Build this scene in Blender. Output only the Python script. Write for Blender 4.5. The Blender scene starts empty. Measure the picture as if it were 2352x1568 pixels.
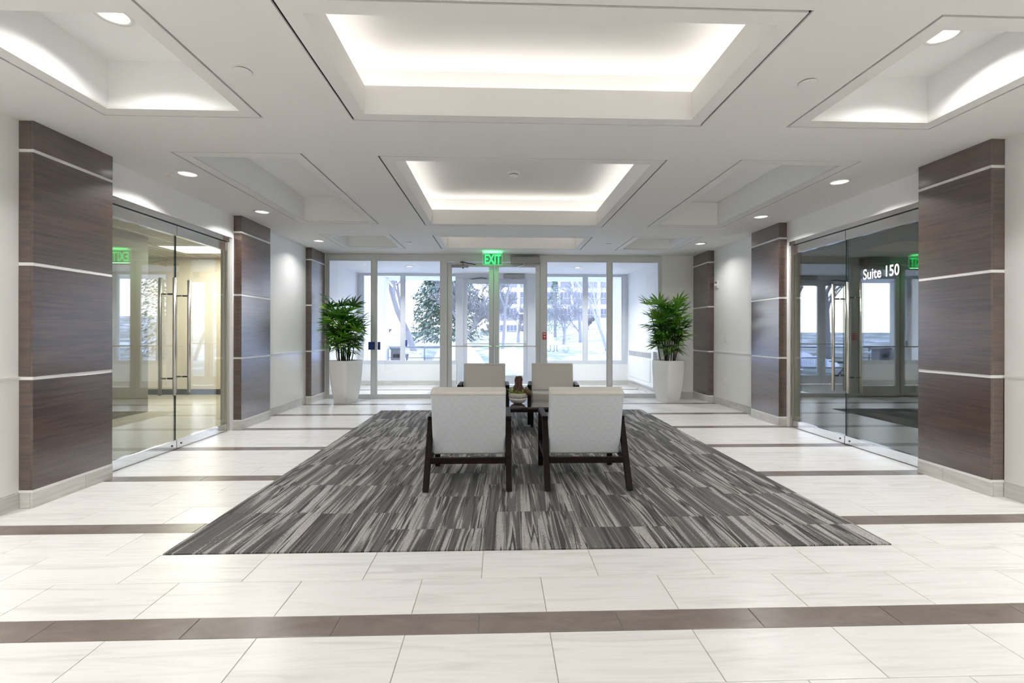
import bpy, bmesh, math, random
from mathutils import Vector, Matrix, noise
R=math.radians
random.seed(11)
S=bpy.context.scene
COL=S.collection
# ---------------------------------------------------------------- camera, world, exposure
F,YAW,ROLL,CAMH,CX,CY=1090.0,-0.0345,0.0019,1.272,1184.0,764.6
cy_,sy_=math.cos(YAW),math.sin(YAW)
fw=Vector((-sy_,cy_,0)); rt=Vector((cy_,sy_,0)); up=Vector((0,0,1))
rt2=rt*math.cos(ROLL)+up*math.sin(ROLL); up2=up*math.cos(ROLL)-rt*math.sin(ROLL)
cam=bpy.data.cameras.new('camera'); camo=bpy.data.objects.new('camera',cam); COL.objects.link(camo)
camo.matrix_world=Matrix(((rt2.x,up2.x,-fw.x,0),(rt2.y,up2.y,-fw.y,0),(rt2.z,up2.z,-fw.z,CAMH),(0,0,0,1)))
cam.sensor_width=36; cam.sensor_fit='HORIZONTAL'; cam.lens=F/2352*36
cam.shift_x=(1176-CX)/2352; cam.shift_y=(CY-784)/2352
cam.clip_start=0.05; cam.clip_end=500
S.camera=camo
S.view_settings.view_transform='Standard'; S.view_settings.look='None'
S.view_settings.gamma=1; S.view_settings.use_curve_mapping=False
S.view_settings.exposure=0.36
S.cycles.use_denoising=True
S.cycles.max_bounces=10; S.cycles.diffuse_bounces=5; S.cycles.glossy_bounces=5; S.cycles.transparent_max_bounces=24
S.cycles.sample_clamp_indirect=6
S.cycles.caustics_reflective=False; S.cycles.caustics_refractive=False
W=bpy.data.worlds.new('world'); S.world=W; W.use_nodes=True
nt=W.node_tree; nt.nodes.clear()
wo=nt.nodes.new('ShaderNodeOutputWorld'); bg=nt.nodes.new('ShaderNodeBackground')
tc=nt.nodes.new('ShaderNodeTexCoord'); sx=nt.nodes.new('ShaderNodeSeparateXYZ'); rp=nt.nodes.new('ShaderNodeValToRGB')
nt.links.new(tc.outputs['Generated'],sx.inputs[0]); nt.links.new(sx.outputs['Z'],rp.inputs[0])
rp.color_ramp.elements[0].position=0.0; rp.color_ramp.elements[0].color=(0.96,0.97,1.0,1)
rp.color_ramp.elements[1].position=0.75; rp.color_ramp.elements[1].color=(0.42,0.56,1.0,1)
nt.links.new(rp.outputs[0],bg.inputs[0]); nt.links.new(bg.outputs[0],wo.inputs[0])
bg.inputs[1].default_value=4.5
DOWN_W=15.5; COVE=4.4

# ---------------------------------------------------------------- materials
def mat(name,col,rough=0.5,metal=0.0,**k):
    m=bpy.data.materials.new(name); m.use_nodes=True; b=m.node_tree.nodes['Principled BSDF']
    b.inputs['Base Color'].default_value=(*col,1); b.inputs['Roughness'].default_value=rough; b.inputs['Metallic'].default_value=metal
    for a,v in k.items(): b.inputs[a.replace('_',' ')].default_value=v
    return m
def N(m,t,**k):
    n=m.node_tree.nodes.new(t)
    for a,v in k.items(): setattr(n,a,v)
    return n
def L(m,a,b): m.node_tree.links.new(a,b)
def bsdf(m): return m.node_tree.nodes['Principled BSDF']
def pos(m,scale,rand=0.0,obj=False):
    """world position (or object coordinates) scaled, shifted by a per-object random amount"""
    if obj: t=N(m,'ShaderNodeTexCoord').outputs['Object']
    else: t=N(m,'ShaderNodeNewGeometry').outputs['Position']
    mp=N(m,'ShaderNodeVectorMath',operation='MULTIPLY'); mp.inputs[1].default_value=scale; L(m,t,mp.inputs[0])
    if not rand: return mp.outputs[0],None
    oi=N(m,'ShaderNodeObjectInfo'); ml=N(m,'ShaderNodeMath',operation='MULTIPLY'); ml.inputs[1].default_value=rand
    L(m,oi.outputs['Random'],ml.inputs[0])
    ad=N(m,'ShaderNodeVectorMath',operation='ADD'); L(m,mp.outputs[0],ad.inputs[0]); L(m,ml.outputs[0],ad.inputs[1])
    return ad.outputs[0],oi.outputs['Random']
def noi(m,vec,scale=1,detail=4,rough=.5,dist=0):
    n=N(m,'ShaderNodeTexNoise'); n.inputs['Scale'].default_value=scale; n.inputs['Detail'].default_value=detail
    n.inputs['Roughness'].default_value=rough; n.inputs['Distortion'].default_value=dist
    L(m,vec,n.inputs['Vector']); return n.outputs['Fac']
def ramp(m,fac,stops,const=False):
    r=N(m,'ShaderNodeValToRGB'); e=r.color_ramp.elements
    while len(e)<len(stops): e.new(0.5)
    for i,(p,c) in enumerate(stops): e[i].position=p; e[i].color=(*c,1)
    if const: r.color_ramp.interpolation='CONSTANT'
    L(m,fac,r.inputs[0]); return r.outputs[0]
def mix(m,fac,a,b,mode='MIX'):
    x=N(m,'ShaderNodeMix',data_type='RGBA',blend_type=mode)
    for s,v in ((0,fac),(6,a),(7,b)):
        if hasattr(v,'links'): L(m,v,x.inputs[s])
        else: x.inputs[s].default_value=v if s==0 else (*v,1)
    return x.outputs[2]
def bump(m,h,st,dist=0.01):
    b=N(m,'ShaderNodeBump'); b.inputs['Strength'].default_value=st; b.inputs['Distance'].default_value=dist
    L(m,h,b.inputs['Height']); L(m,b.outputs[0],bsdf(m).inputs['Normal'])
def setc(m,c): L(m,c,bsdf(m).inputs['Base Color'])

wall_m=mat('wall_paint',(0.90,0.897,0.88),0.55)
wains_m=mat('wainscot_gloss',(0.86,0.85,0.82),0.22)
ceil_m=mat('ceiling_paint',(0.80,0.785,0.765),0.8)
cof_m=mat('recess_brightened',(0.91,0.91,0.90),0.8)  # ceiling colour lightened to put the side recesses' brightness into it
for m_ in (wall_m,ceil_m):
    v,_=pos(m_,(60,60,60)); bump(m_,noi(m_,v,1,3),0.04,0.002)
vest_m=mat('vestibule_paint',(0.89,0.90,0.91),0.6)
dark_m=mat('reveal_dark',(0.035,0.032,0.03),0.8)  # near-black: shade painted into ceiling gaps, also the pillar cores
tile_m=mat('floor_tile',(0.7,0.68,0.65),0.27,Specular_IOR_Level=0.45)
v,rnd=pos(tile_m,(1.3,16,16),37.0)
a=noi(tile_m,v,1,5,.55,1.2)
c1=ramp(tile_m,a,[(0.30,(0.56,0.545,0.525)),(0.46,(0.70,0.69,0.672)),(0.56,(0.755,0.745,0.73)),(0.70,(0.65,0.64,0.622))])
setc(tile_m,mix(tile_m,0.35,c1,ramp(tile_m,rnd,[(0,(0.70,0.69,0.675)),(1,(0.76,0.75,0.735))])))
band_m=mat('band_tile',(0.17,0.14,0.125),0.27)
v,rnd=pos(band_m,(4,9,9),21.0)
setc(band_m,ramp(band_m,noi(band_m,v,1,5,.6,.6),[(0.3,(0.145,0.118,0.104)),(0.7,(0.205,0.172,0.153))]))
grout_m=mat('grout',(0.40,0.385,0.36),0.9)
bgrout_m=mat('band_grout',(0.62,0.57,0.52),0.9)
base_m=mat('base_tile',(0.5,0.49,0.47),0.3)
v,rnd=pos(base_m,(3,3,40),13.0)
setc(base_m,ramp(base_m,noi(base_m,v,1,4,.5,.8),[(0.3,(0.50,0.485,0.46)),(0.7,(0.66,0.65,0.62))]))
cap_m=mat('white_metal_trim',(0.82,0.81,0.79),0.3)
wood_m=mat('walnut_veneer',(0.08,0.04,0.02),0.36,Coat_Weight=1.0,Coat_Roughness=0.20,Coat_IOR=1.95)
v,rnd=pos(wood_m,(1.1,1.1,22),19.0)
g1=noi(wood_m,v,1,6,.6,1.6)
v2,_=pos(wood_m,(2.5,2.5,130),7.0)
g2=noi(wood_m,v2,1,3,.6,.4)
wc=ramp(wood_m,g1,[(0.28,(0.016,0.006,0.0035)),(0.45,(0.040,0.017,0.010)),(0.58,(0.070,0.033,0.020)),(0.75,(0.028,0.012,0.007))])
setc(wood_m,mix(wood_m,0.16,wc,ramp(wood_m,g2,[(0.35,(0.02,0.009,0.006)),(0.65,(0.12,0.068,0.045))])))
frame_m=mat('storefront_aluminium',(0.66,0.665,0.67),0.35,0.15)
frame2_m=mat('vestibule_frame',(0.66,0.69,0.74),0.4,0.1)
chrome_m=mat('polished_steel',(0.80,0.80,0.79),0.13,1.0)
steel_m=mat('brushed_steel',(0.66,0.63,0.58),0.28,1.0)
black_m=mat('black_rubber',(0.015,0.015,0.016),0.5)
dkmetal_m=mat('dark_bronze_metal',(0.06,0.06,0.065),0.35,0.6)
grey_m=mat('grey_metal',(0.30,0.29,0.29),0.35,0.7)
white_m=mat('white_plastic',(0.82,0.81,0.79),0.35)
espresso_m=mat('espresso_wood',(0.016,0.008,0.008),0.45,Specular_IOR_Level=0.12)
v,_=pos(espresso_m,(6,6,60),3.0); setc(espresso_m,ramp(espresso_m,noi(espresso_m,v,1,4),[(0.3,(0.006,0.004,0.004)),(0.7,(0.016,0.007,0.007))]))
tabletop_m=mat('espresso_tabletop',(0.03,0.02,0.022),0.12,Coat_Weight=1.0,Coat_Roughness=0.05,Specular_IOR_Level=0.8)
# woven upholstery with a faint interlaced oval pattern
def uphol(name,base,hi):
    m=mat(name,base,0.75,Sheen_Weight=0.15)
    tcn=N(m,'ShaderNodeTexCoord'); sp=N(m,'ShaderNodeSeparateXYZ'); L(m,tcn.outputs['Object'],sp.inputs[0])
    def mm(op,a,b=None):
        n=N(m,'ShaderNodeMath',operation=op)
        for i,q in enumerate((a,b)):
            if q is None: continue
            if hasattr(q,'links'): L(m,q,n.inputs[i])
            else: n.inputs[i].default_value=q
        return n.outputs[0]
    sxn=mm('SINE',mm('MULTIPLY',sp.outputs['X'],2*math.pi/0.26))
    outs=[]
    for ph in (0,0.5):
        for sg in (1,-1):
            w_=mm('ADD',mm('MULTIPLY',sp.outputs['Z'],1/0.17),mm('ADD',mm('MULTIPLY',sxn,0.42*sg),ph))
            fr=mm('FRACT',w_); outs.append(mm('LESS_THAN',mm('ABSOLUTE',mm('SUBTRACT',fr,0.5)),0.022))
    s_=outs[0]
    for o_ in outs[1:]: s_=mm('MAXIMUM',s_,o_)
    v,_=pos(m,(260,260,260),0,True); n1=noi(m,v,1,2)
    c=mix(m,mm('MULTIPLY',s_,0.38),base,hi)
    c=mix(m,0.10,c,ramp(m,n1,[(0.3,(0.3,0.3,0.3)),(0.7,(0.9,0.9,0.9))]))
    setc(m,c); bump(m,n1,0.15,0.002); return m
fab_m=uphol('pattern_upholstery',(0.60,0.64,0.68),(0.46,0.49,0.50))
fabtop_m=mat('plain_upholstery',(0.62,0.60,0.555),0.7,Sheen_Weight=0.2)
v,_=pos(fabtop_m,(220,220,220),0,True); bump(fabtop_m,noi(fabtop_m,v,1,2),0.12,0.002)
# carpet
carpet_m=mat('striped_carpet',(0.2,0.2,0.2),0.95,Sheen_Weight=0.1)
g=N(carpet_m,'ShaderNodeNewGeometry'); oi=N(carpet_m,'ShaderNodeObjectInfo')
rot=N(carpet_m,'ShaderNodeVectorRotate',rotation_type='Z_AXIS')
am=N(carpet_m,'ShaderNodeMath',operation='MULTIPLY_ADD'); am.inputs[1].default_value=0.10; am.inputs[2].default_value=-0.05
L(carpet_m,oi.outputs['Random'],am.inputs[0]); L(carpet_m,g.outputs['Position'],rot.inputs['Vector']); L(carpet_m,am.outputs[0],rot.inputs['Angle'])
def cv(sc,mul):
    a_=N(carpet_m,'ShaderNodeVectorMath',operation='MULTIPLY'); a_.inputs[1].default_value=sc; L(carpet_m,rot.outputs[0],a_.inputs[0])
    b_=N(carpet_m,'ShaderNodeMath',operation='MULTIPLY'); b_.inputs[1].default_value=mul; L(carpet_m,oi.outputs['Random'],b_.inputs[0])
    d_=N(carpet_m,'ShaderNodeVectorMath',operation='ADD'); L(carpet_m,a_.outputs[0],d_.inputs[0]); L(carpet_m,b_.outputs[0],d_.inputs[1])
    return d_.outputs[0]
vv,_=pos(carpet_m,(150,95,150)); sp_=noi(carpet_m,vv,1,3,.8)
def cm(op,a,b=None,c=None):
    n=N(carpet_m,'ShaderNodeMath',operation=op)
    for i,q in enumerate((a,b,c)):
        if q is None: continue
        if hasattr(q,'links'): L(carpet_m,q,n.inputs[i])
        else: n.inputs[i].default_value=q
    return n.outputs[0]
def step(x,edge,w):   # soft threshold roughened by the pile speckle
    y=cm('ADD',x,cm('MULTIPLY',cm('SUBTRACT',sp_,0.5),w*7.0))
    m_=N(carpet_m,'ShaderNodeMapRange'); m_.inputs['From Min'].default_value=edge-w; m_.inputs['From Max'].default_value=edge+w
    L(carpet_m,y,m_.inputs['Value']); return m_.outputs[0]
s1=noi(carpet_m,cv((13,0.55,1),61.0),1,2,.5,.3)
s2=noi(carpet_m,cv((30,0.8,1),23.0),1,1,.5,.25)
s3=noi(carpet_m,cv((17,0.5,1),41.0),1,2,.5,.35)
s4=noi(carpet_m,cv((60,1.6,1),83.0),1,1,.5,.2)
s1=cm('ADD',s1,cm('MULTIPLY',cm('SUBTRACT',oi.outputs['Random'],0.5),0.05))
c=mix(carpet_m,step(s1,.505,.022),(0.088,0.084,0.081),(0.34,0.327,0.314))
c=mix(carpet_m,cm('MULTIPLY',step(s4,.56,.03),.7),c,(0.13,0.125,0.120))
c=mix(carpet_m,cm('MULTIPLY',step(s2,.62,.03),.85),c,(0.34,0.327,0.313))
ln=cm('SUBTRACT',1.0,cm('ABSOLUTE',cm('MULTIPLY',cm('SUBTRACT',s3,.5),1.0)))
c=mix(carpet_m,step(ln,.978,.007),c,(0.020,0.019,0.018))
cc=mix(carpet_m,cm('MULTIPLY',step(s3,.585,.018),.85),c,(0.028,0.027,0.026))
cc=mix(carpet_m,.55,cc,ramp(carpet_m,sp_,[(0.36,(0.45,0.45,0.45)),(0.62,(1.45,1.45,1.45))]),'MULTIPLY')
setc(carpet_m,cc); bump(carpet_m,sp_,0.4,0.004)
def glass(name,tint,r0,rough=0.0):
    m=bpy.data.materials.new(name); m.use_nodes=True; t=m.node_tree; t.nodes.clear()
    o=t.nodes.new('ShaderNodeOutputMaterial'); mxs=t.nodes.new('ShaderNodeMixShader')
    tr=t.nodes.new('ShaderNodeBsdfTransparent'); tr.inputs[0].default_value=(*tint,1)
    gl=t.nodes.new('ShaderNodeBsdfGlossy'); gl.inputs['Roughness'].default_value=rough; gl.inputs[0].default_value=(1,1,1,1)
    lw=t.nodes.new('ShaderNodeLayerWeight'); lw.inputs[0].default_value=0.5
    pw=t.nodes.new('ShaderNodeMath'); pw.operation='POWER'; pw.inputs[1].default_value=4
    ma=t.nodes.new('ShaderNodeMath'); ma.operation='MULTIPLY_ADD'; ma.inputs[1].default_value=1-r0; ma.inputs[2].default_value=r0
    t.links.new(lw.outputs['Facing'],pw.inputs[0]); t.links.new(pw.outputs[0],ma.inputs[0]); t.links.new(ma.outputs[0],mxs.inputs[0])
    t.links.new(tr.outputs[0],mxs.inputs[1]); t.links.new(gl.outputs[0],mxs.inputs[2]); t.links.new(mxs.outputs[0],o.inputs[0])
    return m
clear_m=glass('clear_glass',(0.97,0.985,0.99),0.025)
tint_m=glass('suite_glass',(0.90,0.93,0.88),0.15)
edge_m=mat('glass_edge',(0.015,0.03,0.025),0.2)
def emis(name,col,st):
    m=bpy.data.materials.new(name); m.use_nodes=True; t=m.node_tree; t.nodes.clear()
    o=t.nodes.new('ShaderNodeOutputMaterial'); e=t.nodes.new('ShaderNodeEmission'); e.inputs[0].default_value=(*col,1); e.inputs[1].default_value=st
    t.links.new(e.outputs[0],o.inputs[0]); return m
cove_m=emis('cove_light',(1.0,0.97,0.93),COVE)
lamp_m=emis('downlight_glow',(1.0,0.98,0.95),4.0); lampo_m=emis('reflector_glow',(1.0,0.97,0.90),0.85)
troffer_m=emis('troffer_glow',(1.0,0.95,0.85),3.0)
exit_m=emis('exit_green',(0.05,0.95,0.20),1.6)
exitglow_m=emis('exit_edge_glow',(0.25,0.9,0.40),1.0)
acryl_m=glass('exit_acrylic',(0.55,0.90,0.62),0.06)
bulbglow_m=emis('red_bulb_glow',(1,0.05,0.05),2.0)  # sprinkler bulb's red painted as a glow, not a lamp
pot_m=mat('planter_gloss_white',(0.83,0.82,0.80),0.22,Coat_Weight=0.5,Coat_Roughness=0.08)
soil_m=mat('soil',(0.03,0.022,0.016),0.95)
leaf_m=mat('palm_leaf',(0.06,0.2,0.02),0.38,Subsurface_Weight=0.0)
oi=N(leaf_m,'ShaderNodeObjectInfo')
setc(leaf_m,ramp(leaf_m,oi.outputs['Random'],[(0.0,(0.030,0.11,0.012)),(0.5,(0.060,0.22,0.014)),(0.85,(0.12,0.33,0.02)),(1.0,(0.20,0.38,0.04))]))
stem_m=mat('palm_cane',(0.035,0.03,0.015),0.7)
red_m=mat('alarm_red',(0.55,0.02,0.03),0.35)
blue_m=mat('blue_plastic',(0.02,0.05,0.22),0.25)
letter_m=mat('white_vinyl',(0.9,0.9,0.9),0.5)
greyvinyl_m=mat('grey_vinyl',(0.30,0.38,0.42),0.5)
snow_m=mat('snow',(0.86,0.87,0.90),0.8)
v,_=pos(snow_m,(0.35,0.35,0.35)); 
setc(snow_m,ramp(snow_m,noi(snow_m,v,1,6,.65),[(0.40,(0.80,0.81,0.84)),(0.47,(0.45,0.46,0.44)),(0.54,(0.22,0.23,0.17)),(0.62,(0.42,0.43,0.41)),(0.70,(0.80,0.81,0.84))]))
purewhite_m=mat('fresh_snow',(0.88,0.89,0.93),0.8)
bark_m=mat('bark',(0.26,0.25,0.265),0.9)
frost_m=mat('frosted_bark',(0.27,0.265,0.27),0.9)
birch_m=mat('birch_bark',(0.42,0.41,0.41),0.8)
needle_m=mat('needles',(0.20,0.30,0.25),0.9)
v,_=pos(needle_m,(3,3,3)); setc(needle_m,ramp(needle_m,noi(needle_m,v,1,4,.7),[(0.35,(0.10,0.18,0.12)),(0.52,(0.18,0.26,0.21)),(0.66,(0.34,0.38,0.37))]))
conc_m=mat('pale_concrete',(0.60,0.59,0.60),0.85)
extglass_m=mat('office_window_glass',(0.13,0.14,0.20),0.35)
spand_m=mat('spandrel_panel',(0.22,0.22,0.26),0.5)
rail_m=mat('galvanised_rail',(0.25,0.26,0.28),0.45,0.3)
taupe_m=mat('taupe_wall',(0.17,0.155,0.13),0.6)
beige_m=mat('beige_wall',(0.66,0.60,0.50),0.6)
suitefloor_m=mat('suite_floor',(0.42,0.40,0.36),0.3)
dksuite_m=mat('unlit_suite_wall',(0.22,0.23,0.20),0.6)  # darkness of the unlit suite put into the wall colour
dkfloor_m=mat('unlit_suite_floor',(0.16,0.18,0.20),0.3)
ctile_m=mat('ceiling_tile',(0.42,0.40,0.34),0.9)
mat_m=mat('walkoff_mat',(0.36,0.37,0.38),0.9)
bark2_m=mat('stump_bark',(0.10,0.05,0.04),0.85)
v,_=pos(bark2_m,(60,60,9),0,True); q=noi(bark2_m,v,1,5,.7); setc(bark2_m,ramp(bark2_m,q,[(0.35,(0.04,0.016,0.013)),(0.6,(0.17,0.08,0.065)),(0.72,(0.36,0.25,0.22))])); bump(bark2_m,q,1.0,0.02)
moss_m=mat('moss',(0.28,0.33,0.06),0.95)
v,_=pos(moss_m,(90,90,90),0,True); q=noi(moss_m,v,1,4,.7); setc(moss_m,ramp(moss_m,q,[(0.35,(0.10,0.13,0.02)),(0.55,(0.36,0.42,0.08)),(0.72,(0.62,0.62,0.34))])); bump(moss_m,q,1.0,0.02)
bowl_m=mat('glazed_bowl',(0.68,0.66,0.62),0.3)
rim_m=mat('crackle_rim',(0.6,0.57,0.52),0.7)
v,_=pos(rim_m,(110,110,14),0,True); q=noi(rim_m,v,1,4,.7,.5); setc(rim_m,ramp(rim_m,q,[(0.36,(0.16,0.14,0.12)),(0.46,(0.58,0.55,0.50)),(0.7,(0.72,0.69,0.64))])); bump(rim_m,q,0.8,0.01)
pod_m=mat('seed_pod',(0.12,0.06,0.03),0.5)
vsheet_m=mat('variegated_leaf',(0.45,0.55,0.22),0.5)

# ---------------------------------------------------------------- mesh builder and object helpers
class MB:
    def __init__(s): s.v=[]; s.f=[]
    def add(s,vs,fs):
        b=len(s.v); s.v+=[tuple(p) for p in vs]; s.f+=[tuple(b+i for i in f) for f in fs]; return s
    def box(s,x0,x1,y0,y1,z0,z1,M=None):
        vs=[Vector(p) for p in ((x0,y0,z0),(x1,y0,z0),(x1,y1,z0),(x0,y1,z0),(x0,y0,z1),(x1,y0,z1),(x1,y1,z1),(x0,y1,z1))]
        if M: vs=[M@p for p in vs]
        return s.add(vs,[(0,3,2,1),(4,5,6,7),(0,1,5,4),(1,2,6,5),(2,3,7,6),(3,0,4,7)])
    def hexa(s,bot,top):
        return s.add(list(bot)+list(top),[(0,3,2,1),(4,5,6,7),(0,1,5,4),(1,2,6,5),(2,3,7,6),(3,0,4,7)])
    def tube(s,pts,rad,n=6,cap=True):
        pts=[Vector(p) for p in pts]
        if not hasattr(rad,'__len__'): rad=[rad]*len(pts)
        b=len(s.v); ref=None
        for i,p in enumerate(pts):
            d=(pts[min(i+1,len(pts)-1)]-pts[max(i-1,0)]).normalized()
            if ref is None: ref=d.orthogonal().normalized()
            ref=(ref-d*ref.dot(d)); ref=ref.normalized() if ref.length>1e-6 else d.orthogonal().normalized()
            w=d.cross(ref)
            for k in range(n):
                a=2*math.pi*k/n; s.v.append(tuple(p+(ref*math.cos(a)+w*math.sin(a))*rad[i]))
        for i in range(len(pts)-1):
            for k in range(n):
                k2=(k+1)%n; s.f.append((b+i*n+k,b+i*n+k2,b+(i+1)*n+k2,b+(i+1)*n+k))
        if cap:
            s.f.append(tuple(b+k for k in reversed(range(n)))); e=b+(len(pts)-1)*n; s.f.append(tuple(e+k for k in range(n)))
        return s
    def lathe(s,prof,c=(0,0,0),n=24,M=None):
        b=len(s.v)
        for r,z in prof:
            for k in range(n):
                a=2*math.pi*k/n; p=Vector((r*math.cos(a),r*math.sin(a),z))
                if M: p=M@p
                s.v.append((p[0]+c[0],p[1]+c[1],p[2]+c[2]))
        for i in range(len(prof)-1):
            for k in range(n):
                k2=(k+1)%n; s.f.append((b+i*n+k,b+i*n+k2,b+(i+1)*n+k2,b+(i+1)*n+k))
        s.f.append(tuple(b+k for k in reversed(range(n)))); e=b+(len(prof)-1)*n; s.f.append(tuple(e+k for k in range(n)))
        return s
    def build(s,name,m,parent=None,bevel=0,smooth=False,seg=2,world=True,kind=None,label=None,sub=0):
        me=bpy.data.meshes.new(name)
        vs=s.v
        if parent is not None and world:
            inv=WM(parent).inverted(); vs=[tuple(inv@Vector(p)) for p in vs]
        me.from_pydata(vs,[],s.f); me.materials.append(m)
        if bevel:
            bm=bmesh.new(); bm.from_mesh(me)
            bmesh.ops.bevel(bm,geom=list(bm.edges),offset=bevel,segments=seg,profile=0.5,affect='EDGES',clamp_overlap=True)
            bm.to_mesh(me); bm.free()
        if smooth: me.polygons.foreach_set('use_smooth',[True]*len(me.polygons))
        me.update()
        o=bpy.data.objects.new(name,me); COL.objects.link(o)
        if parent is not None: o.parent=parent
        if sub:
            md=o.modifiers.new('sub','SUBSURF'); md.levels=sub; md.render_levels=sub
        if smooth and bevel:
            md=o.modifiers.new('wn','WEIGHTED_NORMAL')
        if kind: o['kind']=kind
        if label: o['label']=label
        return o
def WM(o):
    return (WM(o.parent) if o.parent else Matrix())@o.matrix_basis
def tag(o,label=None,cat=None,group=None,kind=None):
    if label: o['label']=label
    if cat: o['category']=cat
    if group: o['group']=group
    if kind: o['kind']=kind
    return o
def root(name,loc=(0,0,0),rz=0,label=None,cat=None,group=None,kind=None):
    o=bpy.data.objects.new(name,None); COL.objects.link(o); o.empty_display_size=0.1
    o.location=loc; o.rotation_euler=(0,0,rz); return tag(o,label,cat,group,kind)
def bx(name,m,parent,x0,x1,y0,y1,z0,z1,**k):
    return MB().box(x0,x1,y0,y1,z0,z1).build(name,m,parent,**k)
def copy_tree(o,parent=None):
    c=o.copy(); COL.objects.link(c); c.parent=parent
    for ch in [x for x in list(bpy.data.objects) if x.parent is o]: copy_tree(ch,c)
    return c
def text(body,name,m,size,M,parent=None,extrude=0.002,offset=0.0,align='LEFT',sp=1.0,flip=False,xs=1.0):
    cu=bpy.data.curves.new(name,'FONT'); cu.body=body; cu.size=size; cu.extrude=extrude; cu.offset=offset; cu.align_x=align; cu.space_character=sp
    cu.resolution_u=4
    o=bpy.data.objects.new(name,cu); COL.objects.link(o)
    dg=bpy.context.evaluated_depsgraph_get(); me=bpy.data.meshes.new_from_object(o.evaluated_get(dg))
    bpy.data.objects.remove(o)
    me.transform(Matrix.Diagonal((xs,1,1,1)))
    T=M if parent is None else WM(parent).inverted()@M
    me.transform(T)
    if flip or T.determinant()<0: me.flip_normals()
    me.materials.clear(); me.materials.append(m)
    o=bpy.data.objects.new(name,me); COL.objects.link(o); o.parent=parent; return o
def basis(loc,xa,ya,za): 
    M=Matrix.Identity(4)
    for i,a_ in enumerate((xa,ya,za)):
        for j in range(3): M[j][i]=a_[j]
    for j in range(3): M[j][3]=loc[j]
    return M
def plate(xr,yr,z0,z1,holes):
    """horizontal slab with rectangular holes, cut into a grid of boxes"""
    xs=sorted({xr[0],xr[1],*[h[0] for h in holes],*[h[1] for h in holes]}); ys=sorted({yr[0],yr[1],*[h[2] for h in holes],*[h[3] for h in holes]})
    xs=[x for x in xs if xr[0]<=x<=xr[1]]; ys=[y for y in ys if yr[0]<=y<=yr[1]]
    b=MB(); idx={}
    def vi(x,y,z):
        k=(x,y,z)
        if k not in idx: idx[k]=len(b.v); b.v.append(k)
        return idx[k]
    def inh(i,j):
        if i<0 or j<0 or i>=len(xs)-1 or j>=len(ys)-1: return True
        cx=(xs[i]+xs[i+1])/2; cy=(ys[j]+ys[j+1])/2
        return any(h[0]<cx<h[1] and h[2]<cy<h[3] for h in holes)
    for i in range(len(xs)-1):
        for j in range(len(ys)-1):
            if inh(i,j): continue
            x0,x1,y0,y1=xs[i],xs[i+1],ys[j],ys[j+1]
            b.f.append((vi(x0,y0,z0),vi(x0,y1,z0),vi(x1,y1,z0),vi(x1,y0,z0)))
            b.f.append((vi(x0,y0,z1),vi(x1,y0,z1),vi(x1,y1,z1),vi(x0,y1,z1)))
            if inh(i-1,j): b.f.append((vi(x0,y0,z0),vi(x0,y0,z1),vi(x0,y1,z1),vi(x0,y1,z0)))
            if inh(i+1,j): b.f.append((vi(x1,y0,z0),vi(x1,y1,z0),vi(x1,y1,z1),vi(x1,y0,z1)))
            if inh(i,j-1): b.f.append((vi(x0,y0,z0),vi(x1,y0,z0),vi(x1,y0,z1),vi(x0,y0,z1)))
            if inh(i,j+1): b.f.append((vi(x0,y1,z0),vi(x0,y1,z1),vi(x1,y1,z1),vi(x1,y1,z0)))
    return b

# ---------------------------------------------------------------- room dimensions
XL,XR=-3.47,3.96; YB,YF=-3.6,9.29; H=2.80
RUG=(-1.922,2.369,2.785,7.83)
# floor: slab = grout bed, tiles are its parts
floor=MB().box(-3.62,4.12,YB,11.62,-0.20,-0.0035).build('floor',grout_m); floor['kind']='structure'
NEAR=[]; FAR=MB(); FARB=MB(); nt_=0
tile_cache={}
def tile_obj(name,m,x0,x1,y0,y1,parent,z=0.0,th=0.012,bev=0.0015):
    w,d=round(x1-x0,3),round(y1-y0,3); k=(name,m.name,w,d)
    if k not in tile_cache:
        b=MB(); hx,hy=w/2,d/2
        b.add([(-hx,-hy,-th),(hx,-hy,-th),(hx,hy,-th),(-hx,hy,-th),(-hx,-hy,-bev),(hx,-hy,-bev),(hx,hy,-bev),(-hx,hy,-bev),
               (-hx+bev,-hy+bev,0),(hx-bev,-hy+bev,0),(hx-bev,hy-bev,0),(-hx+bev,hy-bev,0)],
              [(0,1,5,4),(1,2,6,5),(2,3,7,6),(3,0,4,7),(4,5,9,8),(5,6,10,9),(6,7,11,10),(7,4,8,11),(8,9,10,11)])
        me=bpy.data.meshes.new(name); me.from_pydata(b.v,[],b.f); me.materials.append(m); tile_cache[k]=me
    o=bpy.data.objects.new(name,tile_cache[k]); COL.objects.link(o); o.parent=parent; o.location=((x0+x1)/2,(y0+y1)/2,z)
    return o
T0,PER,ROW,BW=2.163,1.0705,0.3075,0.148
G=0.0016
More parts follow.
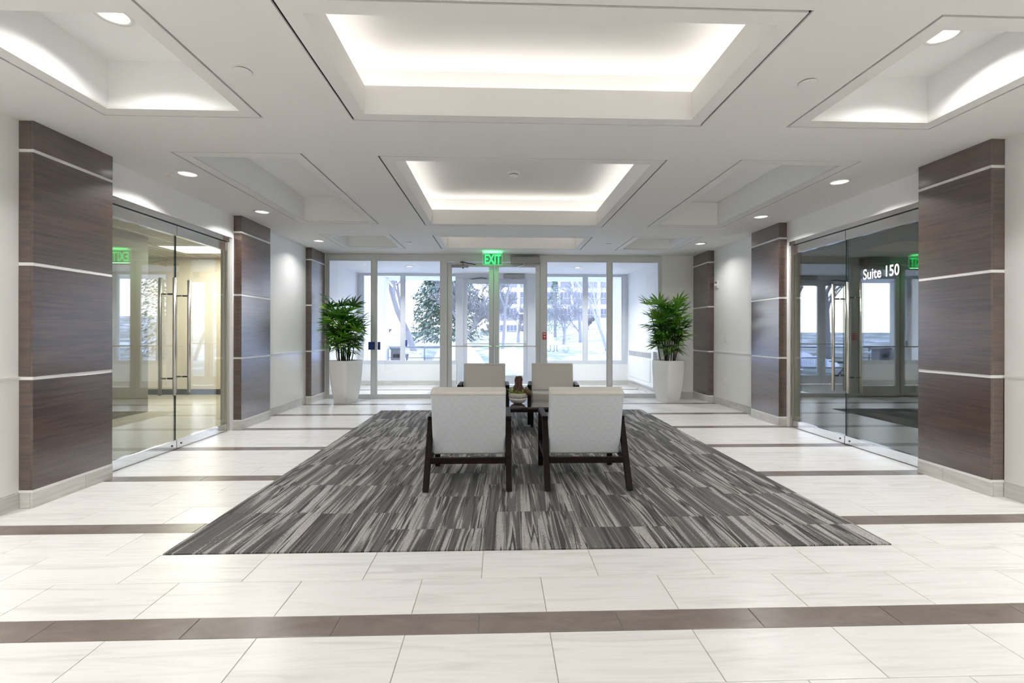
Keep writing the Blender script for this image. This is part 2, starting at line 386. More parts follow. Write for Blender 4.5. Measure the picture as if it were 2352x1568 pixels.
def lay(y0,y1,off,pitch,kind):
    k0=math.floor((-3.6-off)/pitch)
    for k in range(k0,k0+16):
        x0,x1=off+k*pitch,off+(k+1)*pitch
        x0=max(x0,-3.60); x1=min(x1,4.10)
        if x1-x0<0.02: continue
        segs=[(x0,x1,y0,y1)]
        if y1>RUG[2]+.01 and y0<RUG[3]-.01:
            ns=[]
            if y0<RUG[3]<y1 and x1>RUG[0] and x0<RUG[1]: ns.append((max(x0,RUG[0]),min(x1,RUG[1]),RUG[3]+.003,y1))
            if x0<RUG[0]: ns.append((x0,min(x1,RUG[0]),y0,y1))
            if x1>RUG[1]: ns.append((max(x0,RUG[1]),x1,y0,y1))
            segs=ns
        for a,b,c,d in segs:
            if b-a<0.02 or d-c<0.02: continue
            vis=1.35<d and c<6.5 and abs((a+b)/2-0.1)<1.25*d+0.6
            m=band_m if kind else tile_m
            if vis: tile_obj('tile',m,a+G,b-G,c+G,d-G,floor)
            else: (FARB if kind else FAR).box(a+G,b-G,c+G,d-G,-.012,0)
k=-6
while True:
    t=T0+PER*k
    if t>11.6: break
    for i in range(3):
        y0,y1=t+i*ROW,t+(i+1)*ROW
        if y0<YF-0.02: lay(y0,min(y1,11.6),(-1.62,-1.928,-1.62)[i],0.613,0)
        elif y0<11.55: lay(y0,min(y1,11.6),-1.62,0.613,0)
    if t+.9225<11.5: lay(t+3*ROW,t+PER,-1.946,0.6198,1)
    k+=1
FAR.build('tile_field',tile_m,floor,kind='stuff'); FARB.build('band_tile_field',band_m,floor,kind='stuff')

# carpet inset: 0.61 m carpet tiles, seams staggered by column
rug=root('carpet',(0.22,5.3,0),0,'large grey and charcoal streaked carpet inset in the tile floor under the seating','carpet')
cw=(RUG[1]-RUG[0])/7; offs=[.61,.585,.30,.585,.30,.46,.30]
ck=0
for c in range(7):
    y=RUG[2]; first=True
    while y<RUG[3]-.01:
        y2=min(RUG[3],y+(offs[c] if first else 0.611)); first=False
        if RUG[3]-y2<0.08: y2=RUG[3]
        x0=RUG[0]+c*cw; g_=.0006
        o=MB().box(x0+g_,x0+cw-g_,y+g_,y2-g_,-.0034,.0040+random.uniform(0,.0010)).build('carpet_tile',carpet_m,rug)
        y=y2
# ---------------------------------------------------------------- ceiling with coffers
CEN=[(-1.055,1.488,2.195,3.462),(-1.055,1.488,4.140,6.795),(-1.055,1.488,7.490,8.672),(-1.055,1.488,-1.16,1.50)]  # last one is unseen, its cove strips added for light from behind
SIDEL=[(-2.788,-1.680,2.225,3.448),(-2.788,-1.688,4.110,6.745),(-2.800,-1.696,7.440,8.680),(-2.788,-1.680,-1.14,1.50)]
SIDER=[(2.120,3.215,2.200,3.448),(2.124,3.215,4.105,6.760),(2.125,3.225,7.425,8.685),(2.120,3.215,-1.14,1.50)]
allh=CEN+SIDEL+SIDER
DL=[(-3.0,4.675),(-3.0,6.11),(-3.0,8.0),(3.42,4.66),(3.42,6.09),(3.42,7.96),(-3.0,1.9),(3.42,1.9),(-3.0,-1.0),(3.42,-1.0)]
holes=list(allh)
ceil=plate((-3.60,4.12),(YB,YF),H,H+.012,holes).build('ceiling',ceil_m); ceil['kind']='structure'
# a roof slab far above closes the plenum
bx('roof_slab',ceil_m,ceil,-3.62,4.14,YB,YF,3.42,3.5)
GAP=0.016; BRD=0.112
for i,(x0,x1,y0,y1) in enumerate(allh):
    cen=i<4
    ix0,ix1,iy0,iy1=x0+BRD,x1-BRD,y0+BRD,y1-BRD
    plate((x0+GAP,x1-GAP),(y0+GAP,y1-GAP),H,H+.014,[(ix0,ix1,iy0,iy1)]).build('coffer_border',ceil_m,ceil)
    plate((x0-.03,x1+.03),(y0-.03,y1+.03),H+.030,H+.036,[(x0+.05,x1-.05,y0+.05,y1-.05)]).build('painted_shadow_gap',dark_m,ceil)  # near-black backing puts the gap's shade into the colour
    top=3.0 if cen else 3.13
    b=MB(); t=.012
    zb_=H+.0145; b.box(ix0-t,ix0,iy0-t,iy1+t,zb_,top); b.box(ix1,ix1+t,iy0-t,iy1+t,zb_,top)
    b.box(ix0,ix1,iy0-t,iy0,zb_,top); b.box(ix0,ix1,iy1,iy1+t,zb_,top)
    b.build('coffer_side',ceil_m if cen else cof_m,ceil)
    if cen:
        e=.17
        # cove shelf, outer wall and upper ceiling
        b=MB(); zt=3.20
        for q in ((ix0-e,ix0-t,iy0-e,iy1+e),(ix1+t,ix1+e,iy0-e,iy1+e),(ix0-t,ix1+t,iy0-e,iy0-t),(ix0-t,ix1+t,iy1+t,iy1+e)): b.box(*q,2.93,2.94)
        b.box(ix0-e-t,ix0-e,iy0-e,iy1+e,2.93,zt); b.box(ix1+e,ix1+e+t,iy0-e,iy1+e,2.93,zt)
        b.box(ix0-e,ix1+e,iy0-e-t,iy0-e,2.93,zt); b.box(ix0-e,ix1+e,iy1+e,iy1+e+t,2.93,zt)
        b.box(ix0-e-t,ix1+e+t,iy0-e-t,iy1+e+t,zt,zt+.012)
        b.build('cove',ceil_m,ceil)
        for q in ((ix0-.10,ix0-.05,iy0-.1,iy1+.1),(ix1+.05,ix1+.10,iy0-.1,iy1+.1),(ix0-.04,ix1+.04,iy0-.10,iy0-.05),(ix0-.04,ix1+.04,iy1+.05,iy1+.10)):
            bx('cove_light_strip',cove_m,ceil,*q,2.942,2.962)
    else:
        bx('coffer_top',cof_m,ceil,ix0-t,ix1+t,iy0-t,iy1+t,top,top+.012)
def spot(parent,x,y,z,w,size=0.13,col=(1,.982,.955)):
    l=bpy.data.lights.new('lamp','AREA'); l.shape='DISK'; l.size=size; l.energy=w; l.color=col; l.spread=R(135)
    o=bpy.data.objects.new('lamp_light',l); COL.objects.link(o); o.parent=parent; o.location=(0,0,-0.012); return o
names=['second ceiling downlight from the entrance on the left wing','x']
def downlight(x,y,z,label,w=DOWN_W,group=None):
    r_=root('recessed_downlight',(x,y,z),0,label,'ceiling light',group)
    n=24; b=MB(); ro,ri=.098,.078
    b.lathe([(ro,-.001),(ro,-.006),(ri+.006,-.008),(ri,-.004),(ri,.0)],(x,y,z),28)
    b.f=b.f[:-2]; b.build('trim_ring',white_m,r_,smooth=True)
    b=MB().lathe([(ri,-.004),(ri*.56,-.0035)],(x,y,z),24); b.f=b.f[:-2]; b.build('reflector',lampo_m,r_)
    MB().lathe([(ri*.555,-.0035),(0.001,-.003)],(x,y,z),24).build('lens',lamp_m,r_)
    spot(r_,x,y,z,w); return r_
lab={0:'round downlight in the left ceiling margin nearest the tall near-left wood pillar',1:'round downlight in the left ceiling margin before the middle wood pillar',2:'small round downlight near the far left wood pillar',
 3:'round downlight in the right ceiling margin nearest the near-right wood pillar',4:'round downlight in the right ceiling margin before the middle wood pillar',5:'small round downlight near the far right wood pillar'}
for i,(x,y) in enumerate(DL):
    downlight(x,y,H,lab.get(i,'added unseen downlight over the near part of the lobby'),w=5.5 if i in (2,5) else (DOWN_W if i<6 else 18.5),group=None if i in lab else 'added unseen downlights over the near lobby')  # entries past the named ones are unseen, added to light the near lobby
downlight(-2.262,2.86,3.13,'round downlight inside the near-left ceiling recess at the top edge',w=9)
downlight(2.757,2.86,3.13,'round downlight inside the near-right ceiling recess',w=9)
for x,y in ((-2.235,-.2),(2.668,-.2)): downlight(x,y,3.13,'added unseen downlight over the near part of the lobby',w=18.5,group='added unseen downlights over the near lobby')  # unseen lamps added to brighten the near lobby
for x,y in ((-1.4,-2.2),(1.83,-2.2),(.21,-2.2)): downlight(x,y,H,'added unseen downlight over the near part of the lobby',w=18.5,group='added unseen downlights over the near lobby')  # further lamps added out of view as fill from behind
for i,(x,y,l_) in enumerate(((-1.50,2.825,'flat white ceiling disc between the near-left and central recesses'),(1.873,2.825,'flat white ceiling disc between the near-right and central recesses'),(-1.532,8.09,'small white ceiling disc left of the far central recess'),(1.871,8.07,'small white ceiling disc right of the far central recess'))):
    o=root('ceiling_disc',(x,y,H),0,l_,'ceiling cover'); MB().lathe([(.046,0),(.046,-.004)],(x,y,H),28).build('painted_shadow_ring',dark_m,o); MB().lathe([(.050,-.0042),(.050,-.008),(.046,-.0095),(.001,-.010)],(x,y,H),28).build('cover',white_m,o)  # dark disc paints in the shadow above the cover
for (x,y,l_) in ((-3.175,4.674,'small ceiling sprinkler beside the near-left downlight'),(3.555,6.08,'small ceiling sprinkler beside the right middle downlight')):
    r_=root('ceiling_sprinkler',(x,y,H),0,l_,'sprinkler')
    MB().lathe([(.033,0),(.030,-.006),(.010,-.008),(.006,-.02),(.001,-.021)],(x,y,H),16).build('escutcheon',white_m,r_)
    MB().lathe([(.014,-.030),(.014,-.028),(.003,-.027),(.003,-.020)],(x,y,H),10).build('deflector',steel_m,r_)
    if x<0: MB().lathe([(.003,-.027),(.003,-.021)],(x,y-.006,H),8).build('glass_bulb',bulbglow_m,r_)
r_=root('smoke_detector',(0.173,5.714,3.2),0,'white round smoke detector inside the middle central ceiling recess','smoke detector')
MB().lathe([(.078,0),(.078,-.012),(.070,-.018),(.001,-.018)],(0.173,5.714,3.2),28).build('base',white_m,r_)
MB().lathe([(.052,-.018),(.050,-.026),(.046,-.030),(.001,-.030)],(0.173,5.714,3.2),28).build('collar',grey_m,r_)
MB().lathe([(.050,-.030),(.044,-.045),(.020,-.050),(.001,-.050)],(0.173,5.714,3.2),28).build('cap',white_m,r_)
for x0,x1,l_ in ((-2.95,-1.95,'long thin ceiling air slot at the left end of the glass entrance wall'),(2.45,3.15,'long thin ceiling air slot at the right end of the glass entrance wall')):
    r_=root('ceiling_air_slot',((x0+x1)/2,9.05,H),0,l_,'vent')
    b=MB(); b.box(x0,x1,9.02,9.035,H-.005,H); b.box(x0,x1,9.075,9.09,H-.005,H); b.box(x0,x0+.012,9.035,9.075,H-.005,H); b.box(x1-.012,x1,9.035,9.075,H-.005,H); b.build('frame',white_m,r_)
    bx('slot',ceil_m,r_,x0+.012,x1-.012,9.035,9.075,H-.002,H-.0005)

# ---------------------------------------------------------------- side walls, wainscot, rails, base
def wall(name,parts,m=wall_m):
    b=MB()
    for p in parts: b.box(*p)
    o=b.build(name,m); o['kind']='structure'; return o
DL0,DL1=4.235,6.30      # suite door openings in y
wall_l=wall('wall_left',[(-3.62,XL,YB,DL0-.02,0,H),(-3.62,XL,DL1,YF,0,H),(-3.62,XL,DL0-.02,DL1,2.50,H)])
wall_r=wall('wall_right',[(XR,4.12,YB,DL0-.02,0,H),(XR,4.12,6.36,YF,0,H),(XR,4.12,DL0-.02,6.36,2.52,H)])
wall_b=wall('wall_back',[(3.22,4.12,YF,YF+.12,0,H),(-3.62,-3.35,YF,YF+.12,0,H)])
wall_n=wall('wall_near',[(-3.62,4.12,YB-.12,YB,0,3.5)])
for side,o,xw,sg,segs in (('l',wall_l,XL,1,[(YB,3.55),(7.11,8.64)]),('r',wall_r,XR,-1,[(YB,3.58),(7.125,8.62)])):
    for a,b_ in segs:
        x0,x1=sorted((xw,xw+sg*.006)); bx('wainscot_panel',wains_m,o,x0,x1,a,b_,.118,.935)
        x0,x1=sorted((xw,xw+sg*.014)); bx('chair_rail',cap_m,o,x0,x1,a,b_,.935,.951)
def baseboard(name,ax,fixed,sg,a,b_,h=.112,step=.61,th=.016):
    r_=bpy.data.objects.new(name,None); COL.objects.link(r_); r_['kind']='structure'
    r_.location=(fixed,a,0) if ax=='y' else (a,fixed,0)
    p=a
    while p<b_-.01:
        q=min(b_,p+step); 
        if b_-q<.1: q=b_
        f0,f1=sorted((fixed,fixed+sg*th))
        if ax=='y': bx('tile',base_m,r_,f0,f1,p+.001,q-.001,0,h,bevel=.0015,seg=1)
        else: bx('tile',base_m,r_,p+.001,q-.001,f0,f1,0,h,bevel=.0015,seg=1)
        p=q
    return r_
baseboard('baseboard_left_1','y',XL,1,0.6,3.54)
baseboard('baseboard_left_2','y',XL,1,7.11,8.64)
baseboard('baseboard_right_1','y',XR,-1,0.6,3.575)
baseboard('baseboard_right_2','y',XR,-1,7.125,8.615)
baseboard('baseboard_back','x',YF,-1,3.25,3.84)

# ---------------------------------------------------------------- wood pillars
def pillar(side,y0,y1,label):
    sg=1 if side=='l' else -1
    xw=XL if side=='l' else XR; xf=-3.367 if side=='l' else 3.848
    r_=root('wood_pillar',((xw+xf)/2,(y0+y1)/2,0),0,label,'pillar')
    def B(nm,m,xa,xb,*q,**k):
        x0,x1=sorted((xa,xb)); return bx(nm,m,r_,x0,x1,*q,**k)
    B('core',dark_m,xw+sg*.0,xf-sg*.02,y0+.02,y1-.02,.0,H-.002)
    zs=[.130,.925,.950,1.752,1.777,2.572,2.597,H-.001]
    for i in range(0,8,2):
        B('front_panel',wood_m,xf-sg*.018,xf,y0,y1,zs[i],zs[i+1],bevel=.0012,seg=1)
        B('side_panel',wood_m,xw+sg*.001,xf-sg*.0185,y0,y0+.018,zs[i],zs[i+1],bevel=.0012,seg=1)
        if y1<9.2: B('side_panel',wood_m,xw+sg*.001,xf-sg*.0185,y1-.018,y1,zs[i],zs[i+1],bevel=.0012,seg=1)
    for i in (1,3,5):
        b=MB(); x0,x1=sorted((xw+sg*.001,xf-sg*.003))
        b.box(x0,x1,y0+.003,y1-.003,zs[i]+.0008,zs[i+1]-.0008); b.build('metal_strip',cap_m,r_)
    x0,x1=sorted((xw+sg*.001,xf+sg*.002)); bx('base_cap',cap_m,r_,x0,x1,y0-.002,y1-(0 if y1<9.2 else .0),.112,.1295)
    # base tiles
    ym=y0+.62*(y1-y0) if y1-y0>.5 else y1
    for a,b_ in ((y0-.004,ym-.001),(ym+.001,y1)): B('base_tile',base_m,xf-sg*.016,xf+sg*.004,a,b_,0,.1118,bevel=.001,seg=1)
    B('base_tile',base_m,xw+sg*.001,xf-sg*.0165,y0-.006,y0+.01,0,.1118,bevel=.001,seg=1)
    if y1<9.2: B('base_tile',base_m,xw+sg*.001,xf-sg*.0165,y1-.01,y1+.004,0,.1118,bevel=.001,seg=1)
pillar('l',3.548,4.254,'dark walnut-panelled pillar nearest on the left, with four panels between white strips')
pillar('l',6.325,7.105,'middle left walnut pillar beyond the glass doors')
pillar('l',8.645,9.285,'far left walnut pillar beside the potted palm and glass entrance')
pillar('r',3.584,4.230,'dark walnut-panelled pillar nearest on the right, beside the Suite 150 doors')
pillar('r',6.403,7.118,'middle right walnut pillar beyond the Suite 150 doors')
pillar('r',8.620,9.285,'far right walnut pillar behind the potted palm')

# ---------------------------------------------------------------- frameless glass suite doors
def suite_doors(sd,nums):
    sg=1 if sd=='l' else -1
    X=-3.535 if sd=='l' else 4.005
    ya,ym,yb=DL0-.02,5.302,6.245 if sd=='l' else 6.30
    ym2=ym if sd=='l' else 5.335
    # fixed header channel, threshold and jamb
    hd=root('trim_%d'%(1 if sd=='l' else 2),(X,ym2,0),kind='structure')
    zt=2.435 if sd=='l' else 2.462
    ztop=2.50 if sd=='l' else 2.52
    xa,xb=sorted((X-sg*.03,X+sg*.045)); bx('header_channel',chrome_m,hd,xa,xb,ya,yb+.05,zt+.006,ztop)
    xa,xb=sorted((X-sg*.008,X+sg*.012)); bx('header_joint',black_m,hd,xa,xb,ya,yb,zt-.001,zt+.006)
    xa,xb=sorted((X-sg*.02,X+sg*.03)); bx('side_jamb',steel_m,hd,xa,xb,yb+.006,yb+.05,0,zt+.005)
    for n_,(a,b_,hy) in zip(nums,((ya,ym2-.004,-1),(ym2+.004,yb,1))):
        d=root('door_%d'%n_,(X,(a+b_)/2,0),kind='structure')
        x0,x1=sorted((X-sg*.022,X+sg*.022))
        bx('top_rail',chrome_m,d,x0,x1,a,b_,zt-.112,zt-.001,bevel=.003)
        bx('bottom_rail',chrome_m,d,x0,x1,a,b_,.006,.100,bevel=.003)
        bx('glass_pane',tint_m,d,X-.006,X+.006,a+.002,b_-.002,.1005,zt-.1125)
        e=(b_-.0045,b_-.0015) if hy<0 else (a+.0015,a+.0045)
        bx('glass_edge',edge_m,d,X-.0062,X+.0062,*e,.101,zt-.113)
        yl=(b_-.07) if hy<0 else (a+.07)
        ll=MB().lathe([(.010,-.003),(.010,.003)],(0,0,0),14,Matrix.Rotation(R(90),4,'Y')); ll.v=[(p[0]+X+sg*.024,p[1]+yl,p[2]+.05) for p in ll.v]; ll.build('lock',dkmetal_m,d)
        # ladder pulls, one each side of the glass
        yh=(b_-.115) if hy<0 else (a+.115)
        for s2 in (1,-1):
            xx=X+s2*sg*.075
            h_=MB().tube([(xx,yh,.600),(xx,yh,1.855)],.0165,14); o=h_.build('pull_handle',steel_m,d,smooth=False)
            for p in o.data.polygons: p.use_smooth=len(p.vertices)==4
            for z in (.78,1.68):
                MB().tube([(xx,yh,z),(X+s2*sg*.0062,yh,z)],.009,10).build('standoff',dkmetal_m if s2>0 else steel_m,o)
    return
suite_doors('l',(1,2)); suite_doors('r',(3,4))
d3=[o for o in bpy.data.objects if o.name=='door_3'][0]
M=basis((4.005-.0066,5.085,1.865),(0,-1,-0.0),(0,0,1),(-1,0,0))
o=text('Suite 150','door_lettering',letter_m,0.158,M,d3,.0004,.0030,xs=.80); o['label']='white vinyl letters reading Suite 150'

# ---------------------------------------------------------------- glass entrance (inner storefront)
YS=YF; FD=.055
def fr(b,x0,x1,z0,z1,y=YS,d=FD): b.box(x0,x1,y,y+d,z0,z1)
def window(num,xs,z0,z1,x0,x1,y,d,m,gm,sill=.05,head=.06,ft=None,zt=None):
    w=root('window_%d'%num,((x0+x1)/2,y,z0),kind='structure')
    bx('window_head',m,w,x0,x1,y,y+d,z1-head,z1,bevel=.002,seg=1)
    bx('window_sill',m,w,x0,x1,y,y+d,z0,z0+sill,bevel=.002,seg=1)
    for a,b_ in xs: bx('mullion',m,w,a,b_,y-.003,y+d,z0+sill,z1-head,bevel=.002,seg=1)
    e=sorted(xs)
    for i in range(len(e)-1):
        a,b_=e[i][1],e[i+1][0]; p=bx('glass_pane',gm,w,a,b_,y+d*.45,y+d*.45+.008,z0+sill,z1-head)
        t=.018
        s_=MB(); s_.box(a,a+t,y+.008,y+d*.45,z0+sill,z1-head); s_.box(b_-t,b_,y+.008,y+d*.45,z0+sill,z1-head); s_.box(a+t,b_-t,y+.008,y+d*.45,z1-head-t,z1-head); s_.box(a+t,b_-t,y+.008,y+d*.45,z0+sill,z0+sill+t)
        s_.build('glazing_bead',m,p)
    return w
window(1,[(-3.35,-3.30),(-2.473,-2.385),(-1.137,-1.07)],0,2.80,-3.35,-1.07,YS,.10,frame_m,clear_m,sill=.06,head=.115)
window(2,[(.865,.925),(2.137,2.222),(3.165,3.22)],0,2.80,.865,3.22,YS,.10,frame_m,clear_m,sill=.06,head=.115)
fr1=root('trim_3',(-.1,YS,0),kind='structure')
bx('frame_head',frame_m,fr1,-1.07,.865,YS,YS+.10,2.665,2.80,bevel=.002,seg=1)
bx('frame_jamb',frame_m,fr1,-1.07,-1.015,YS-.003,YS+.10,0,2.665,bevel=.002,seg=1)
bx('frame_jamb',frame_m,fr1,.810,.865,YS-.003,YS+.10,0,2.665,bevel=.002,seg=1)
bx('threshold',grey_m,fr1,-1.015,.810,YS+.01,YS+.09,0,.012)
def leaf(num,x0,x1,y,zt,m,gm,st,hinge,botr=.22,push=True,topr=.09):
    d=root('door_%d'%num,((x0+x1)/2,y,0),kind='structure')
    t=.045
    for a,b_ in ((x0,x0+st),(x1-st,x1)): bx('stile',m,d,a,b_,y,y+t,.012,zt,bevel=.003,seg=1)
    bx('top_rail',m,d,x0+st,x1-st,y,y+t,zt-topr,zt,bevel=.003,seg=1)
    bx('bottom_rail',m,d,x0+st,x1-st,y,y+t,.012,botr,bevel=.003,seg=1)
    p=bx('glass_pane',gm,d,x0+st,x1-st,y+.018,y+.026,botr,zt-topr)
    # panic bar
    z=1.012
    b=MB(); b.tube([(x0+.035,y-.001,z),(x0+.035,y-.07,z),(x1-.035,y-.07,z),(x1-.035,y-.001,z)],.012,10)
    b.build('panic_bar',steel_m,d)
    hx=x1-.02 if hinge<0 else x0+.02
    # offset pull handle on the far side
    xx=(x1-.05) if hinge<0 else (x0+.05)
    MB().tube([(xx,y+t,.93),(xx,y+t+.05,.90),(xx,y+t+.06,.80),(xx,y+t+.05,.70),(xx,y+t,.67)],.010,8).build('pull_handle',frame_m,d)
    return d
d5=leaf(5,-1.012,-.112,YS+.03,2.655,frame_m,clear_m,.088,-1)
d6=leaf(6,-.096,.806,YS+.03,2.655,frame_m,clear_m,.088,1)
bx('meeting_seal',black_m,d5,-.112,-.106,YS+.04,YS+.06,.02,2.65)
# door closer on the left leaf
cl=root('door_closer',(-.74,YS,2.56),0,'dark surface door closer with folding arm at the top of the left entrance door','door closer')
bx('body',grey_m,cl,-.93,-.60,YS-.03,YS+.029,2.545,2.595,bevel=.006)
MB().tube([(-.70,YS-.01,2.60),(-.72,YS-.01,2.655),(-.46,YS-.03,2.60)],.009,8).build('arm',dkmetal_m,cl)
MB().lathe([(.045,.0),(.045,.012),(.020,.02)],(-.72,YS-.012,2.645),16).build('pivot',dkmetal_m,cl)
MB().lathe([(.012,-.02),(.016,0)],(-.705,YS-.01,2.545),12).build('spindle',dkmetal_m,cl)
op=root('door_operator',(.5,YS,2.69),0,'long grey automatic door operator box above the right entrance door','door operator')
bx('housing',grey_m,op,.225,.785,YS-.11,YS-.004,2.625,2.755,bevel=.004)
bx('top_cover',black_m,op,.225,.785,YS-.105,YS-.006,2.7555,2.762)
MB().tube([(.48,YS-.05,2.625),(.47,YS-.055,2.60),(.42,YS-.03,2.585),(.36,YS+.01,2.575)],[.016,.013,.010,.010],8).build('arm',chrome_m,op)

# ---------------------------------------------------------------- vestibule
VX0,VX1,VY=-3.43,3.17,11.62; VH=2.72
ves=wall('wall_vestibule',[(VX0-.12,VX0,YF+.12,VY,0,VH),(VX1,VX1+.12,YF+.12,VY,0,VH)],vest_m)
w_=wall('wall_outer',[(VX0-.12,-1.036,VY,VY+.16,0,.51),(.871,VX1+.12,VY,VY+.16,0,.51),(VX0-.12,VX1+.12,VY,VY+.3,2.735,4.2)],vest_m)
w_=wall('ceiling_vestibule',[(VX0-.12,VX1+.12,YF+.10,VY+.16,VH,VH+.05)],vest_m)
wall('trim_4',[(VX0-.12,VX1+.12,YF-.0,YF+.10,2.801,3.5)],vest_m)
baseboard('baseboard_outer_1','x',VY,-1,VX0,-1.04); baseboard('baseboard_outer_2','x',VY,-1,.875,VX1)
baseboard('baseboard_vestibule_1','y',VX0,1,YF+.12,VY-.02); baseboard('baseboard_vestibule_2','y',VX1,-1,YF+.12,VY-.02)
window(3,[(VX0,-3.30),(-2.386,-2.302),(-1.05,-1.03)],.51,2.735,VX0,-1.03,VY,.12,frame2_m,clear_m,sill=.075,head=.06)
window(4,[(.865,.885),(2.075,2.172),(3.04,VX1)],.51,2.735,.865,VX1,VY,.12,frame2_m,clear_m,sill=.075,head=.06)
fr2=root('trim_5',(-.1,VY,0),kind='structure')
bx('frame_head',frame2_m,fr2,-1.03,.865,VY,VY+.12,2.60,2.735,bevel=.002,seg=1)
bx('frame_jamb',frame2_m,fr2,-1.03,-.885,VY,VY+.12,0,2.60,bevel=.002,seg=1)
bx('frame_jamb',frame2_m,fr2,.70,.865,VY,VY+.12,0,2.60,bevel=.002,seg=1)
leaf(7,-.878,-.100,VY+.03,2.595,frame2_m,clear_m,.10,-1,botr=.23,topr=.12)
leaf(8,-.090,.695,VY+.03,2.595,frame2_m,clear_m,.10,1,botr=.23,topr=.12)
op=root('door_operator',(.5,VY,2.69),0,'automatic operator bar above the right outer door, seen through the glass','door operator')
bx('housing',grey_m,op,.10,.62,VY-.10,VY-.004,2.60,2.70,bevel=.004)
MB().tube([(.33,VY-.05,2.60),(.31,VY-.05,2.56),(.22,VY+.01,2.55)],.010,8).build('arm',chrome_m,op)
cl=root('door_closer',(-.5,VY,2.6),0,'pale door closer bar above the left outer door, seen through the glass','door closer')
bx('body',frame_m,cl,-.75,-.25,VY-.07,VY-.004,2.50,2.575,bevel=.004)
MB().tube([(-.70,VY-.04,2.575),(-.45,VY-.05,2.615),(-.30,VY-.03,2.60)],.008,8).build('arm',dkmetal_m,cl)
for x,l_ in ((-1.955,'vestibule downlight seen through the left glass panes'),(1.726,'vestibule downlight seen through the right glass panes')):
    r_=downlight(x,10.42,VH,l_,w=34)
# mat
r_=tag(MB().box(-1.50,1.30,9.45,11.5,.0005,.010).build('entrance_mat',mat_m,bevel=.003,seg=1),'pale grey walk-off mat on the vestibule floor between the two sets of doors','mat')
# heater cabinet
ht=root('wall_heater',(VX1,10.3,0),0,'white wall heater cabinet with a louvred top grille in the vestibule','heater')
bx('cabinet',vest_m,ht,VX1-.07,VX1-.002,9.45,11.3,.17,.90,bevel=.004)
bx('front_panel',vest_m,ht,VX1-.078,VX1-.0705,9.62,11.22,.26,.72,bevel=.003,seg=1)
for i in range(22):
    y=9.60+i*.075; bx('louvre',mat('l',(.35,.37,.40),.6) if i==0 else LV,ht,VX1-.074,VX1-.0695,y,y+.045,.755,.865)
    if i==0: LV=bpy.data.materials['l']
# blue lock plates
for x0,x1,y,l_ in ((-2.53,-2.405,YS-.012,'wide dark blue plate on the glass left of the left mullion'),(-2.352,-2.307,YS-.012,'narrow dark blue plate on the glass right of the left mullion'),(-2.276,-2.232,VY-.014,'small blue plate on the outer window mullion')):
    r_=root('blue_door_plate',((x0+x1)/2,y,1.02),0,l_,'door plate')
    bx('plate',blue_m,r_,x0,x1,y,y+.008,.943,1.095,bevel=.002,seg=1)
    bx('edge_clip',steel_m,r_,x1+.001,x1+.012,y,y+.008,.94,1.098)
# exterior lettering on the outer window (reads from outside)
win4=[o for o in bpy.data.objects if o.name=='window_4'][0]
yy=VY+.075
b=MB(); t_=.0012
for q in ((1.258,1.276,.815,.970),(1.205,1.258,.815,.832),(1.205,1.212,.832,.850),(1.248,1.286,.963,.970),
          (1.353,1.371,.815,.970),(1.300,1.353,.815,.832),(1.300,1.307,.832,.850),(1.343,1.381,.963,.970),
          (1.418,1.436,.825,.970),(1.436,1.452,.815,.829),(1.452,1.462,.820,.845),(1.408,1.446,.963,.970)): b.box(q[0],q[1],yy-t_,yy+t_,q[2],q[3])
o=b.build('window_lettering',greyvinyl_m,win4); o['label']='grey reversed letters JLL'
M=basis((1.755,yy,1.088),(-1,0,0),(0,0,1),(0,1,0))
o=text('Managed By','window_lettering',greyvinyl_m,.085,M,win4,.001,0,xs=.95); o['label']='small grey reversed words Managed By'
b=MB()
for j,(r1,a0,a1,cx,cz) in enumerate(((.095,0,360,1.64,.885),(.080,150,400,1.655,.885),(.064,170,420,1.655,.885),(.046,160,430,1.65,.885),(.105,250,380,1.625,.875))):
    pts=[(cx+r1*math.cos(R(a_))*.9,yy,cz+r1*math.sin(R(a_))) for a_ in range(a0,a1+1,15)]; b.tube(pts,.0032,4)
o=b.build('window_emblem',greyvinyl_m,win4); o['label']='grey emblem of swirling circles'

# ---------------------------------------------------------------- exit sign and wall devices
ex=root('exit_sign',(-.125,8.95,2.80),0,'green lit EXIT sign hanging from the ceiling above the entrance doors','exit sign')
l_ex=None
bx('canopy',white_m,ex,-.32,.07,8.92,8.98,2.782,2.799,bevel=.003,seg=1)
bx('acrylic_panel',acryl_m,ex,-.300,.050,8.946,8.954,2.560,2.7815)
b=MB(); b.box(-.305,-.3005,8.944,8.956,2.556,2.7815); b.box(.0505,.055,8.944,8.956,2.556,2.7815); b.box(-.3005,.0505,8.944,8.956,2.555,2.5595); b.box(-.3,.05,8.9435,8.9455,2.764,2.777)
b.build('edge_glow',exitglow_m,ex)
M=basis((-.125,8.9445,2.578),(1,0,0),(0,0,1),(0,-1,0))
text('EXIT','letters',exit_m,.245,M,ex,.001,.006,'CENTER',sp=1.0,xs=.62)
l=bpy.data.lights.new('exit_lamp','AREA'); l.energy=1.0; l.color=(.1,1,.25); l.size=.3; l.shape='RECTANGLE'; l.size_y=.02
o=bpy.data.objects.new('exit_lamp_light',l); COL.objects.link(o); o.parent=ex; o.location=(0,0.0,-.255); o.rotation_euler=(0,0,0)
l2=l.copy(); l2.energy=.7; o=bpy.data.objects.new('exit_lamp_light',l2); COL.objects.link(o); o.parent=ex; o.location=(0,-.06,-.06); o.rotation_euler=(R(180),0,0)
al=root('fire_alarm_pull',(.895,YS,1.22),0,'red fire alarm pull station on the right door frame','fire alarm')
bx('housing',red_m,al,.855,.925,YS-.03,YS-.0035,1.145,1.285,bevel=.004)
bx('handle',letter_m,al,.868,.912,YS-.037,YS-.0305,1.205,1.215)
